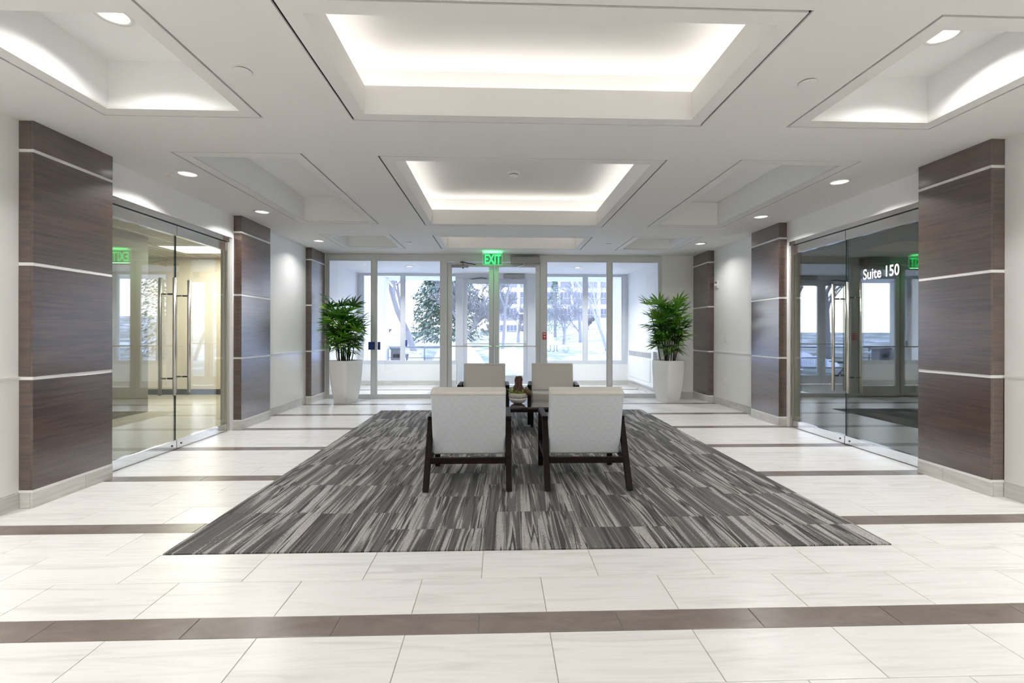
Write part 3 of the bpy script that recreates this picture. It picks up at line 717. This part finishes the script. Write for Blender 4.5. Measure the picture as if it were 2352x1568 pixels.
bx('handle_stem',letter_m,al,.883,.897,YS-.037,YS-.0305,1.17,1.2049)
bx('lettering_bar',letter_m,al,.866,.914,YS-.0325,YS-.0302,1.245,1.262)
st=root('alarm_strobe',(XR,8.50,2.15),0,'small white alarm strobe high on the right wall beside the far pillar','alarm')
bx('backplate',white_m,st,XR-.02,XR-.0005,8.44,8.56,2.09,2.22,bevel=.004)
bx('lens',cap_m,st,XR-.045,XR-.0205,8.47,8.53,2.13,2.17,bevel=.006)
bx('horn_grille',grey_m,st,XR-.026,XR-.0205,8.465,8.535,2.185,2.205)
sw=root('light_switch',(XR,8.15,1.18),0,'white card reader switch plate on the right wall above the chair rail','switch')
bx('plate',white_m,sw,XR-.012,XR-.0005,8.115,8.19,1.12,1.24,bevel=.003,seg=1)
bx('rocker',cap_m,sw,XR-.018,XR-.0125,8.135,8.170,1.145,1.215,bevel=.002,seg=1)
ol=root('wall_outlet',(XR,8.15,.44),0,'white outlet plate low on the right wall','outlet')
bx('plate',white_m,ol,XR-.014,XR-.0065,8.115,8.185,.385,.50,bevel=.002,seg=1)
for z in (.42,.465): bx('socket',cap_m,ol,XR-.017,XR-.0145,8.135,8.165,z-.012,z+.012)

# ---------------------------------------------------------------- suites behind the glass
sl=wall('wall_suite_left',[(-8.6,-3.62,9.95,10.05,0,2.9),(-8.7,-8.6,2.4,10.05,0,2.9),(-8.6,-3.62,2.4,2.5,0,2.9)],beige_m)
bx('base_strip',black_m,sl,-8.6,-3.62,9.935,9.9495,0,.11)
wall('wall_suite_partition',[(-5.76,-5.64,2.5,7.83,0,2.795)],taupe_m)
wall('floor_suite_left',[(-8.7,-3.622,2.4,10.05,-.1,-.002)],suitefloor_m)
cs=wall('ceiling_suite_left',[(-8.7,-3.622,2.4,10.05,2.80,2.86)],ctile_m)
for i in range(9):
    bx('grid_bar',white_m,cs,-8.6+i*.61,-8.6+i*.61+.022,2.5,9.93,2.796,2.7999)
for i in range(12): bx('grid_bar',white_m,cs,-8.6,-3.63,2.9+i*.61,2.9+i*.61+.022,2.7955,2.7995)
for j,(x0,x1,y0,y1,l_) in enumerate(((-5.96,-4.70,8.50,9.25,'bright rectangular ceiling light in the suite behind the left glass doors'),)):
    r_=root('troffer_light',((x0+x1)/2,(y0+y1)/2,2.79),0,l_,'ceiling light')
    bx('diffuser',troffer_m,r_,x0,x1,y0,y1,2.784,2.790)
    b=MB(); b.box(x0-.02,x0,y0-.02,y1+.02,2.780,2.795); b.box(x1,x1+.02,y0-.02,y1+.02,2.780,2.795); b.box(x0,x1,y0-.02,y0,2.780,2.795); b.box(x0,x1,y1,y1+.02,2.780,2.795); b.build('frame',white_m,r_)
    l=bpy.data.lights.new('troffer','AREA'); l.energy=110; l.shape='RECTANGLE'; l.size=x1-x0; l.size_y=y1-y0; l.color=(1,.94,.84)
    o=bpy.data.objects.new('troffer_lamp',l); COL.objects.link(o); o.parent=r_; o.location=(0,0,-.012)
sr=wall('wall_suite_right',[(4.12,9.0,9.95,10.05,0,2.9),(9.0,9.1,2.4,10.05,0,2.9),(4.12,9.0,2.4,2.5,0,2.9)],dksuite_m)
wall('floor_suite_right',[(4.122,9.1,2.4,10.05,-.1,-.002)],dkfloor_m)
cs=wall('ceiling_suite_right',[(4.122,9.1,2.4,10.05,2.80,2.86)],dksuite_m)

# ---------------------------------------------------------------- armchairs
def rounded_slab(w,prof_pts,name,m,par,bev,seg=3):
    """prof_pts: 4 (y,z) corners of a quadrilateral side profile; extruded over width w (centred)"""
    b=MB(); h=w/2
    b.hexa([(-h,*prof_pts[0]),(h,*prof_pts[0]),(h,*prof_pts[1]),(-h,*prof_pts[1])],[(-h,*prof_pts[3]),(h,*prof_pts[3]),(h,*prof_pts[2]),(-h,*prof_pts[2])])
    return b.build(name,m,par,bevel=bev,seg=seg,smooth=True,world=False)
def make_chair():
    r_=root('armchair')
    for s in (-1,1):
        xo,xi=s*.355,s*.307
        x0,x1=min(xo,xi),max(xo,xi)
        def leg(y0,y1,z0,y2,y3,z1):
            MB().hexa([(x0,y0,z0),(x1,y0,z0),(x1,y1,z0),(x0,y1,z0)],[(x0,y2,z1),(x1,y2,z1),(x1,y3,z1),(x0,y3,z1)]).build('leg',espresso_m,r_,bevel=.004,seg=2,world=False)
        leg(-.395,-.345,.006,-.110,-.045,.525)
        leg(.350,.392,.006,.335,.395,.525)
        MB().box(x0-.001,x1+.001,-.112,.398,.5255,.556).build('arm',espresso_m,r_,bevel=.006,seg=2,world=False)
        MB().box(x0+.006,x1-.006,-.265,.348,.200,.250).build('side_rail',espresso_m,r_,bevel=.003,seg=1,world=False)
    MB().box(-.3065,.3065,-.285,-.245,.198,.246).build('rear_rail',espresso_m,r_,bevel=.003,seg=1,world=False)
    MB().box(-.3065,.3065,.325,.36,.225,.285).build('front_rail',espresso_m,r_,bevel=.003,seg=1,world=False)
    # backrest: leaning slab; rear face patterned, plain roll along the top
    b0=Vector((-.150,.238)); t0=Vector((-.292,.770)); d=(t0-b0).normalized(); n_=Vector((d.y,-d.x))*-1
    n_=Vector((d[1],-d[0])); n_=n_ if n_.x>0 else -n_
    th=.105
    q=[b0,b0+n_*th,t0+n_*th,t0]
    rounded_slab(.612,[tuple(p) for p in q],'backrest',fab_m,r_,.022)
    t1=t0+d*.012; q2=[t0-d*.022-n_*.002,t0-d*.022+n_*(th+.002),t1+n_*(th+.002)+d*.012,t1-n_*.002+d*.004]
    rounded_slab(.616,[tuple(p) for p in q2],'top_roll',fabtop_m,r_,.016)
    # front face padding in plain fabric
    q3=[b0+n_*(th-.004)+d*.17,b0+n_*(th+.012)+d*.17,t0+n_*(th+.010)-d*.02,t0+n_*(th-.004)-d*.02]
    rounded_slab(.606,[tuple(p) for p in q3],'front_padding',fabtop_m,r_,.007,2)
    rounded_slab(.606,[(-.09,.285),(.335,.305),(.345,.445),(-.07,.415)],'seat_cushion',fabtop_m,r_,.030)
    return r_
ch=make_chair()
chairs=[(ch,(-.250,4.167),0.0,'pale grey patterned armchair with dark wood frame, nearest on the left, back to the viewer'),
        (None,(.727,4.165),-.01,'pale grey patterned armchair with dark wood frame, nearest on the right, back to the viewer'),
        (None,(-.213,6.875),math.pi,'far left armchair facing the viewer across the low table'),
        (None,(.778,6.875),math.pi-.085,'far right armchair facing the viewer beside the planted bowl')]
for o,(x,y),rz,l_ in chairs:
    if o is None: o=copy_tree(ch)
    o.location=(x,y,.0055); o.rotation_euler=(0,0,rz); tag(o,l_,'armchair','four armchairs around the coffee table')
# coffee table
TZ=.368
tb=root('coffee_table',(.25,6.14,.0055),0,'low dark espresso coffee table on the carpet under the planted bowl','table')
bx('table_top',tabletop_m,tb,-.20,.72,5.77,6.44,TZ-.028,TZ,bevel=.004)
b=MB(); b.box(-.17,.70,5.79,5.812,TZ-.065,TZ-.0285); b.box(-.17,.70,6.40,6.422,TZ-.065,TZ-.0285); b.box(-.17,-.148,5.812,6.40,TZ-.065,TZ-.0285); b.box(.678,.70,5.812,6.40,TZ-.065,TZ-.0285)
b.build('apron',espresso_m,tb)
for x,y in ((-.147,5.813),(.642,5.813),(-.147,6.364),(.430,6.364)): bx('leg',espresso_m,tb,x,x+.035,y,y+.035,.0056,TZ-.029,bevel=.002,seg=1)
# planted bowl
BC=(.243,6.09)
pb=root('planted_bowl',(*BC,TZ),0,'white bowl planted with succulents, moss and a bark stump on the coffee table','planted bowl')
c=(*BC,TZ)
b=MB().lathe([(.035,.0),(.055,.003),(.088,.022),(.110,.050),(.1175,.078)],c,40); b.build('bowl',bowl_m,pb,smooth=True)
b=MB().lathe([(.1180,.0785),(.1195,.10),(.118,.125),(.114,.138),(.106,.138),(.102,.112),(.08,.11)],c,40)
b.v=[(p[0],p[1],p[2]+ (.006*noise.noise(Vector(p)*60) if p[2]<TZ+.079 or p[2]>TZ+.13 else 0)) for p in b.v]
b.build('crackle_rim',rim_m,pb,smooth=True)
def blob(name,m,cen,rad,disp,fr_,par,seg=24,label=None):
    bm=bmesh.new(); bmesh.ops.create_icosphere(bm,subdivisions=4,radius=1)
    for v in bm.verts:
        p=v.co.copy(); n1=noise.fractal(p*fr_,0.6,2.0,4); v.co=Vector((p.x*rad[0],p.y*rad[1],p.z*rad[2]))*(1+disp*n1)+Vector(cen)
    me=bpy.data.meshes.new(name); bm.to_mesh(me); bm.free(); me.materials.append(m)
    me.transform(WM(par).inverted()); o=bpy.data.objects.new(name,me); COL.objects.link(o); o.parent=par
    if label: o['label']=label
    return o
blob('moss',moss_m,(BC[0],BC[1],TZ+.135),(.105,.105,.030),.35,3.5,pb)
# bark stump: tapering fluted column
b=MB(); n=36; rows=22
for i in range(rows):
    t=i/(rows-1); z=TZ+.125+t*.222; r0=.078-.044*t+.006*math.sin(t*9)
    for k in range(n):
        a_=2*math.pi*k/n; rr=r0*(1+.22*noise.noise(Vector((math.cos(a_)*2.6,math.sin(a_)*2.6,t*3)))+.14*noise.noise(Vector((math.cos(a_)*8,math.sin(a_)*8,t*2.5))))
        b.v.append((BC[0]+.008+rr*math.cos(a_)*1.0,BC[1]+rr*math.sin(a_)*.8,z+(.02*noise.noise(Vector((math.cos(a_)*2,math.sin(a_)*2,7))) if t>.8 else 0)))
for i in range(rows-1):
    for k in range(n): b.f.append((i*n+k,i*n+(k+1)%n,(i+1)*n+(k+1)%n,(i+1)*n+k))
b.f.append(tuple((rows-1)*n+k for k in range(n))); b.build('bark_stump',bark2_m,pb)
# pod resting on the rim
Mp=Matrix.Translation((BC[0]+.125,BC[1]-.03,TZ+.150))@Matrix.Rotation(R(118),4,'Y')
b=MB().lathe([(.006,-.062),(.024,-.056),(.034,-.03),(.037,0),(.034,.03),(.026,.052),(.020,.053),(.015,.03)],(0,0,0),20,Mp); b.build('seed_pod',pod_m,pb,smooth=True)
def leafblade(b,base,dirv,L_,w,droop=0.3,seg=5,upv=Vector((0,0,1)),wp=0.45):
    d=dirv.normalized(); side=d.cross(upv)
    side=side.normalized() if side.length>1e-4 else Vector((1,0,0)); nrm=side.cross(d).normalized()
    i0=len(b.v); 
    for i in range(seg+1):
        t=i/seg; p=base+d*(L_*t)+Vector((0,0,-1))*(droop*L_*t*t)
        ww=w*(math.sin(math.pi*min(1,(t*.93+.05))**0.75))**.8 if i<seg else w*.04
        b.v+= [tuple(p-side*ww/2+nrm*ww*.12),tuple(p),tuple(p+side*ww/2+nrm*ww*.12)]
    for i in range(seg):
        a_=i0+i*3; b.f+=[(a_,a_+1,a_+4,a_+3),(a_+1,a_+2,a_+5,a_+4)]
rs=random.Random(5)
for (ox,oy,col,nn,ll,ww,nm) in ((-.075,-.03,vsheet_m,13,.085,.022,'succulent_leaves'),(-.03,-.06,vsheet_m,9,.06,.02,'succulent_leaves'),(.085,.02,leaf_m,9,.10,.030,'green_leaves'),(-.085,.04,leaf_m,7,.10,.028,'green_leaves'),(.06,-.06,vsheet_m,8,.05,.02,'succulent_leaves')):
    b=MB()
    for i in range(nn):
        a_=rs.uniform(0,2*math.pi); e_=rs.uniform(.35,1.3)
        leafblade(b,Vector((BC[0]+ox,BC[1]+oy,TZ+.145)),Vector((math.cos(a_)*math.cos(e_),math.sin(a_)*math.cos(e_),math.sin(e_))),ll*rs.uniform(.7,1.2),ww,.15,4)
    b.build(nm,col,pb)

# ---------------------------------------------------------------- potted palms
def planter(cx,cy,rz,label,plabel,seed):
    p=root('tall_planter',(cx,cy,0),rz,label,'planter','white planters by the entrance')
    n=10; b=MB(); prof=[(.150,.0),(.156,.012),(.178,.15),(.200,.35),(.214,.55),(.2195,.70),(.2185,.765),(.2135,.770),(.206,.765),(.204,.71)]
    def ring(hw,z):
        out=[]; r0=.045
        for q_,(sx_,sy2) in enumerate(((1,1),(-1,1),(-1,-1),(1,-1))):
            for k in range(6):
                a_=R(90*q_+18*k); out.append((sx_*(hw-r0)+r0*math.cos(a_),sy2*(hw-r0)+r0*math.sin(a_),z))
        return out
    m=24
    for hw,z in prof: b.v+=ring(hw,z)
    for i in range(len(prof)-1):
        for k in range(m): b.f.append((i*m+k,i*m+(k+1)%m,(i+1)*m+(k+1)%m,(i+1)*m+k))
    b.f.append(tuple(reversed(range(m))))
    b.build('planter_body',pot_m,p,smooth=True,world=False)
    b=MB(); b.v+=ring(.203,.735); b.f.append(tuple(range(m))); b.v+=ring(.203,.725); b.f.append(tuple(range(2*m-1,m-1,-1)))
    for k in range(m): b.f.append((k,m+k,m+(k+1)%m,(k+1)%m))
    b.build('soil',soil_m,p,world=False)
    # palm is its own thing growing in the pot
    pl=root('lady_palm',(cx,cy,.72),0,plabel,'potted plant','lady palms by the entrance')
    rs=random.Random(seed)
    def make_frond(nl,L_,spread,seed2):
        r2=random.Random(seed2); b=MB(); pet=.16
        b.tube([(0,0,0),(pet*.5,0,.015),(pet,0,.01)],[.0035,.0028,.0025],4)
        for j in range(nl):
            a_=R(-spread+2*spread*j/(nl-1)+r2.uniform(-5,5)); el=r2.uniform(-.05,.28)
            leafblade(b,Vector((pet,0,.01)),Vector((math.cos(a_),math.sin(a_),el)),L_*(1-.25*abs(j-(nl-1)/2)/(nl/2))*r2.uniform(.85,1.1),.037,.32,6)
        me=bpy.data.meshes.new('frond'); me.from_pydata(b.v,[],b.f); me.materials.append(leaf_m); return me
    fm=[make_frond(rs.choice((6,7,8)),rs.uniform(.22,.30),rs.uniform(55,85),seed*10+i) for i in range(7)]
    for c_ in range(19):
        a_=rs.uniform(0,2*math.pi); rr=rs.uniform(.02,.13); bx_,by_=rr*math.cos(a_),rr*math.sin(a_)
        h_=rs.choice((.50,.62,.72,.80,.88,.95)) if c_<13 else rs.uniform(.28,.5)
        la=rs.uniform(0,2*math.pi)*0+a_+rs.uniform(-.6,.6); ln=rs.uniform(.04,.20)*h_
        tip=Vector((bx_+ln*math.cos(la),by_+ln*math.sin(la),h_))
        pts=[Vector((bx_,by_,-.03)).lerp(tip,t) + Vector((rs.uniform(-.008,.008),rs.uniform(-.008,.008),0)) for t in (0,.3,.6,1)]
        MB().tube(pts,[.010,.009,.008,.006],7).build('cane',stem_m,pl,world=False)
        nf=8 if h_>.45 else 5
        for f_ in range(nf):
            t=1-.52*(f_/nf) if h_>.45 else 1-.5*(f_/nf)
            p0=Vector((bx_,by_,-.03)).lerp(tip,t)
            az=la+f_*2.4+rs.uniform(-.4,.4); el=R(58-62*(f_/nf)+rs.uniform(-12,12))
            o=bpy.data.objects.new('frond',rs.choice(fm)); COL.objects.link(o); o.parent=pl
            q_=Matrix.Rotation(az,4,'Z')@Matrix.Rotation(-el,4,'Y')@Matrix.Rotation(rs.uniform(-.5,.5),4,'X')
            sc=rs.uniform(.85,1.12)
            lim=(cx-3.35+.0) if False else None
            for _t in range(12):
                tipx=Vector((cx,cy,0))+Matrix.Rotation(rz,3,'Z')@(p0+(Matrix.Rotation(az,3,'Z')@Matrix.Rotation(-el,3,'Y')@Vector((.44*sc,0,0))))
                if -3.33<tipx.x<3.81 and tipx.y<9.24: break
                az+=.6
            q_=Matrix.Rotation(az,4,'Z')@Matrix.Rotation(-el,4,'Y')@Matrix.Rotation(rs.uniform(-.5,.5),4,'X')
            o.matrix_basis=Matrix.Translation(p0)@q_@Matrix.Diagonal((sc,sc,sc,1))
    return pl
planter(-2.805,8.80,R(-28),'tall tapered white planter at the left end of the glass entrance','bushy green lady palm in the left white planter',3)
planter(3.170,8.80,R(28),'tall tapered white planter at the right end of the glass entrance','bushy green lady palm in the right white planter',8)

# ---------------------------------------------------------------- outside
def gh(x,y):
    s=lambda a,b,t: max(0,min(1,(t-a)/(b-a)))
    h=.55*s(14,21,y)**1.3
    h+=2.2*(s(3,14,x))*s(24,55,y)+ .9*s(40,75,y)
    h+=.10*noise.noise(Vector((x*.25,y*.25,0)))*s(13,18,y)
    return h-.03
b=MB(); nx,ny=64,60
ys=[11.79+ (i/(ny-1))**2*110 for i in range(ny)]; xs_=[-60+120*i/(nx-1) for i in range(nx)]
for y in ys:
    for x in xs_: b.v.append((x,y,gh(x,y)))
for j in range(ny-1):
    for i in range(nx-1): a_=j*nx+i; b.f.append((a_,a_+1,a_+nx+1,a_+nx))
o=b.build('ground',snow_m,smooth=True); o['kind']='structure'
tag(MB().box(-3.6,3.4,11.795,14.2,-.03,.0).build('pavement',conc_m),None,None,None,'structure')
def mound(x,y,rx,ry,h,label):
    b=MB(); n=20
    for j in range(n+1):
        for i in range(n+1):
            u,v_=i/n*2-1,j/n*2-1; rr=math.sqrt(u*u+v_*v_); z=h*max(0,1-rr*rr)**.8*(.75+.7*noise.noise(Vector((x+u*2.2,y+v_*2.2,3))))
            b.v.append((x+u*rx,y+v_*ry,gh(x+u*rx,y+v_*ry)-.05+z))
    for j in range(n):
        for i in range(n): a_=j*(n+1)+i; b.f.append((a_,a_+1,a_+n+2,a_+n+1))
    tag(b.build('snow_bank',purewhite_m,smooth=True),label,'snow bank','snow banks outside')
mound(-1.42,16.5,1.0,1.4,.95,'ploughed white snow bank outside the left entrance door'); mound(.60,16.8,.98,1.2,.85,'ploughed white snow bank outside the right entrance door'); mound(-3.45,17.2,1.0,1.0,.50,'low snow bank outside beside the railing')
def tree(name,x,y,h,lean=(0,0),r0=.2,m=bark_m,seed=1,label='',depth=5,spread=.55,trunk=.35,split=3,twr=.012,group=None,first_len=None):
    rs=random.Random(seed); z0=gh(x,y)-.1; rt_=root(name,(x,y,z0),0,label,'tree',group)
    T=MB(); Bm=MB()
    def grow(p,d,L_,r,lv):
        pts=[p]; dd=d.copy(); ns=3
        for i in range(ns):
            dd=(dd+Vector((rs.uniform(-1,1),rs.uniform(-1,1),rs.uniform(-.5,.8)))*.13).normalized(); pts.append(pts[-1]+dd*L_/ns)
        r1=max(r*.62,twr*.5)
        (T if lv==0 else Bm).tube(pts,[r+(r1-r)*i/ns for i in range(ns+1)],8 if lv==0 else (5 if lv<3 else 3),cap=False)
        if lv>=depth: return
        k=split+(1 if lv>0 else 0)
        for j in range(k):
            t=rs.uniform(.45,1) if j else 1.0
            q=pts[0].lerp(pts[-1],t) if t<1 else pts[-1]
            q=pts[min(ns,int(t*ns))]
            ax=Vector((rs.uniform(-1,1),rs.uniform(-1,1),rs.uniform(-.3,.3))).normalized()
            nd=(dd+ax*rs.uniform(.5,1.25)*spread*1.5).normalized(); nd.z+=.10; nd.normalize()
            grow(q,nd,L_*rs.uniform(.58,.82),r1*rs.uniform(.6,.95),lv+1)
    grow(Vector((x,y,z0)),Vector((lean[0],lean[1],1)).normalized(),h*trunk,r0,0)
    T.build('trunk',m,rt_,smooth=True); Bm.build('branches',m,rt_,kind='stuff'); return rt_
def conifer(x,y,h,r,label,seed=1,m=needle_m,n=3000,z0=None):
    rs=random.Random(seed); zz=gh(x,y) if z0 is None else z0; rt_=root('evergreen_tree',(x,y,zz),0,label,'tree')
    MB().tube([(x,y,zz-.1),(x,y,zz+h)],[.16,.02],7).build('trunk',bark_m,rt_)
    b=MB()
    for i in range(n):
        t=rs.random()**.8; z=zz+.3+t*(h-.3); rr=r*(1-t)**.8*(.25+.75*rs.random()**.6)*(.82+.3*noise.noise(Vector((rs.random()*0+t*14,math.sin(0),3)))); a_=rs.uniform(0,2*math.pi)
        p=Vector((x+rr*math.cos(a_),y+rr*math.sin(a_),z)); d=Vector((math.cos(a_),math.sin(a_),rs.uniform(-.5,.1)))
        s_=.085*r/2*(1.2-.6*t)+.03
        leafblade(b,p,d,s_*rs.uniform(1,2.0),s_*.8,.3,2)
        leafblade(b,p,Vector((d.x+rs.uniform(-.8,.8),d.y+rs.uniform(-.8,.8),d.z)),s_*rs.uniform(.8,1.5),s_*.6,.4,2,Vector((.7,.1,.7)))
    b.build('needles',m,rt_,kind='stuff'); return rt_
tree('bare_tree',-3.50,20,9,(-.25,-.02),.15,bark_m,4,'big bare tree with a leaning trunk outside the left window',5,.5,.34,3,.02)
tree('bare_tree',-5.10,18.5,9,(.05,0),.13,bark_m,9,'bare tree at the left edge of the left outer window',5,.55,.30,3,.02)
tree('bare_tree',-1.75,23,8,(.06,0),.15,frost_m,21,'frost-white many-branched tree seen through the left entrance door',6,.62,.20,3,.02)
tree('bare_tree',-.2,27,9,(-.1,0),.10,frost_m,33,'frosted bare tree between the two entrance doors',6,.6,.22,3,.02)
tree('bare_tree',1.55,38,4.5,(.05,0),.14,bark_m,14,'small bare tree beyond the lamp post seen through the right door',5,.6,.3,3,.02)
tree('bare_tree',.15,21,7,(-.05,0),.07,bark_m,52,'bare tree with drooping branches behind the right entrance door',5,.75,.4,2,.015)
tree('bare_tree',3.95,29,5.6,(.04,0),.10,bark_m,6,'twiggy bare tree on the grassy slope in the right window, left one',5,.62,.26,3,.014)
tree('bare_tree',5.35,31,7.5,(-.01,0),.13,bark_m,17,'taller bare tree on the grassy slope in the right window',5,.6,.28,3,.014)
tree('birch_tree',4.25,18,7,(-.26,.0),.07,birch_m,25,'thin white birch leaning left in the right window',5,.4,.45,3,.012)
conifer(-2.75,25.5,10,2.5,'large frosted evergreen outside the left window',2,n=16000)
conifer(4.75,17,6.5,1.0,'green evergreen at the right edge of the right window',5,n=3000)
conifer(5.2,44,6,1.5,'distant evergreen in front of the office building',7,n=2500)
for i,(x,y,s_) in enumerate(((-13,55,4),(-9,60,5),(-17,52,4.5),(-5,62,4.5),(-1.5,58,4.2),(3.5,60,3.8),(9,48,4.6),(12,46,4.8),(15,50,5),(-22,58,5),(-27,56,5))):
    tree('bare_shrub_tree',x,y,s_,(0,0),.12,bark_m,100+i,'bare bushy tree in the distant tree line','' and 0 or 5,.75,.15,4,.03,group='bare trees in the distant tree line')
# lamp posts
for x,y,h_,l_ in ((1.95,36,2.2,'thin pale lamp post seen through the right entrance door'),(-5.0,21,2.6,'pale post outside at the left edge of the left window')):
    z0=gh(x,y); r_=root('lamp_post',(x,y,z0),0,l_,'lamp post')
    MB().tube([(x,y,z0-.05),(x,y,z0+h_)],.05,10).build('pole',conc_m,r_)
    MB().box(x-.45,x+.1,y-.1,y+.1,z0+h_,z0+h_+.1).build('lamp_head',conc_m,r_,bevel=.02)
# railing, bench, bin
rl=root('metal_railing',(-3,14.8,0),0,'grey metal railing outside the left window','railing')
MB().tube([(-4.6,14.8,.84),(-1.55,14.8,.84)],.022,8).build('top_rail',rail_m,rl); MB().tube([(-4.6,14.8,.50),(-1.55,14.8,.50)],.016,8).build('mid_rail',rail_m,rl); MB().tube([(-4.6,14.8,.18),(-1.55,14.8,.18)],.016,8).build('low_rail',rail_m,rl)
for i in range(5): MB().tube([(-4.6+i*.7625,14.8,-.02),(-4.6+i*.7625,14.8,.84)],.022,8).build('post',rail_m,rl)
for i in range(16): 
    x=-2.45+i*.06
    MB().tube([(x,14.8,.18),(x,14.8,.50)],.007,5).build('baluster',rail_m,rl)
bn=root('picnic_bench',(-3.2,14.0,0),0,'snow-covered pale picnic table outside the left window','table')
bx('table_top',purewhite_m,bn,-4.05,-2.35,13.75,14.3,.66,.72,bevel=.01); 
for z0,z1,y0,y1 in ((.38,.42,13.35,13.6),(.38,.42,14.45,14.7)): bx('seat',rail_m,bn,-3.95,-2.45,y0,y1,z0,z1,bevel=.005)
for x in (-3.8,-2.7):
    for (ya,yb_) in ((13.45,14.2),(14.6,13.85)): MB().tube([(x,ya,.0),(x,yb_,.66)],.03,6).build('leg',rail_m,bn)
    MB().tube([(x,13.4,.36),(x,14.65,.36)],.025,6).build('brace',rail_m,bn)
bi=root('litter_bin',(-2.75,13.0,0),0,'dark square litter bin outside the left window','bin')
bx('bin_body',spand_m,bi,-2.92,-2.62,12.9,13.2,.0,.82,bevel=.01); bx('lid',rail_m,bi,-2.95,-2.59,12.87,13.23,.8205,.88,bevel=.01); bx('opening_shade',black_m,bi,-2.86,-2.68,12.894,12.8995,.60,.70)  # black plate paints in the dark inside the bin mouth
# piers outside the window ends
pr=tag(MB().box(-3.60,-2.99,12.6,13.0,-.05,2.735).build('exterior_pier',vest_m),'pale blue-white exterior pier outside the left end window','pier')
pr=tag(MB().box(3.03,3.60,12.6,13.0,-.05,2.735).build('exterior_pier',vest_m),'pale blue-white exterior pier outside the right end window','pier')
MB().box(-4.2,4.0,11.93,13.4,2.74,2.95).build('wall_canopy',vest_m)['kind']='structure'
# office building far behind
bd=root('office_building',(14,92,0),0,'pale concrete office building with rows of dark windows beyond the right window','building')
z0b=0; FX0,FX1=-2.0,34.0
bx('wall',conc_m,bd,FX0,FX1,90.3,100,0,17.5)
bay=2.56; nb=int((FX1-FX0)/bay)
for i in range(nb+1):
    x=FX0+.55+i*bay
    bx('pier',conc_m,bd,x-.28,x+.28,89.85,90.3,0,17.2)
for i in range(nb):
    x0=FX0+.55+i*bay+.28; x1=x0+bay-.56
    for f in range(5):
        zb=1.6+3.15*f
        bx('spandrel',spand_m,bd,x0,x1,90.15,90.299,zb-1.05,zb-.02)
        w=bx('window',conc_m,bd,x0,x1,90.0,90.298,zb,zb+1.25)
        for j in range(3):
            a_=x0+.06+j*(x1-x0-.06)/3; bx('pane',extglass_m,w,a_,a_+(x1-x0-.06)/3-.07,89.985,89.999,zb+.08,zb+1.17)
bx('parapet',conc_m,bd,FX0-.2,FX1+.2,89.8,100.2,17.5,18.2)
# roof edges so that the room is enclosed from above
MB().box(-9.2,9.6,YB-.2,YF+.1,3.5,3.6).build('ceiling_roof_deck',conc_m)['kind']='structure'
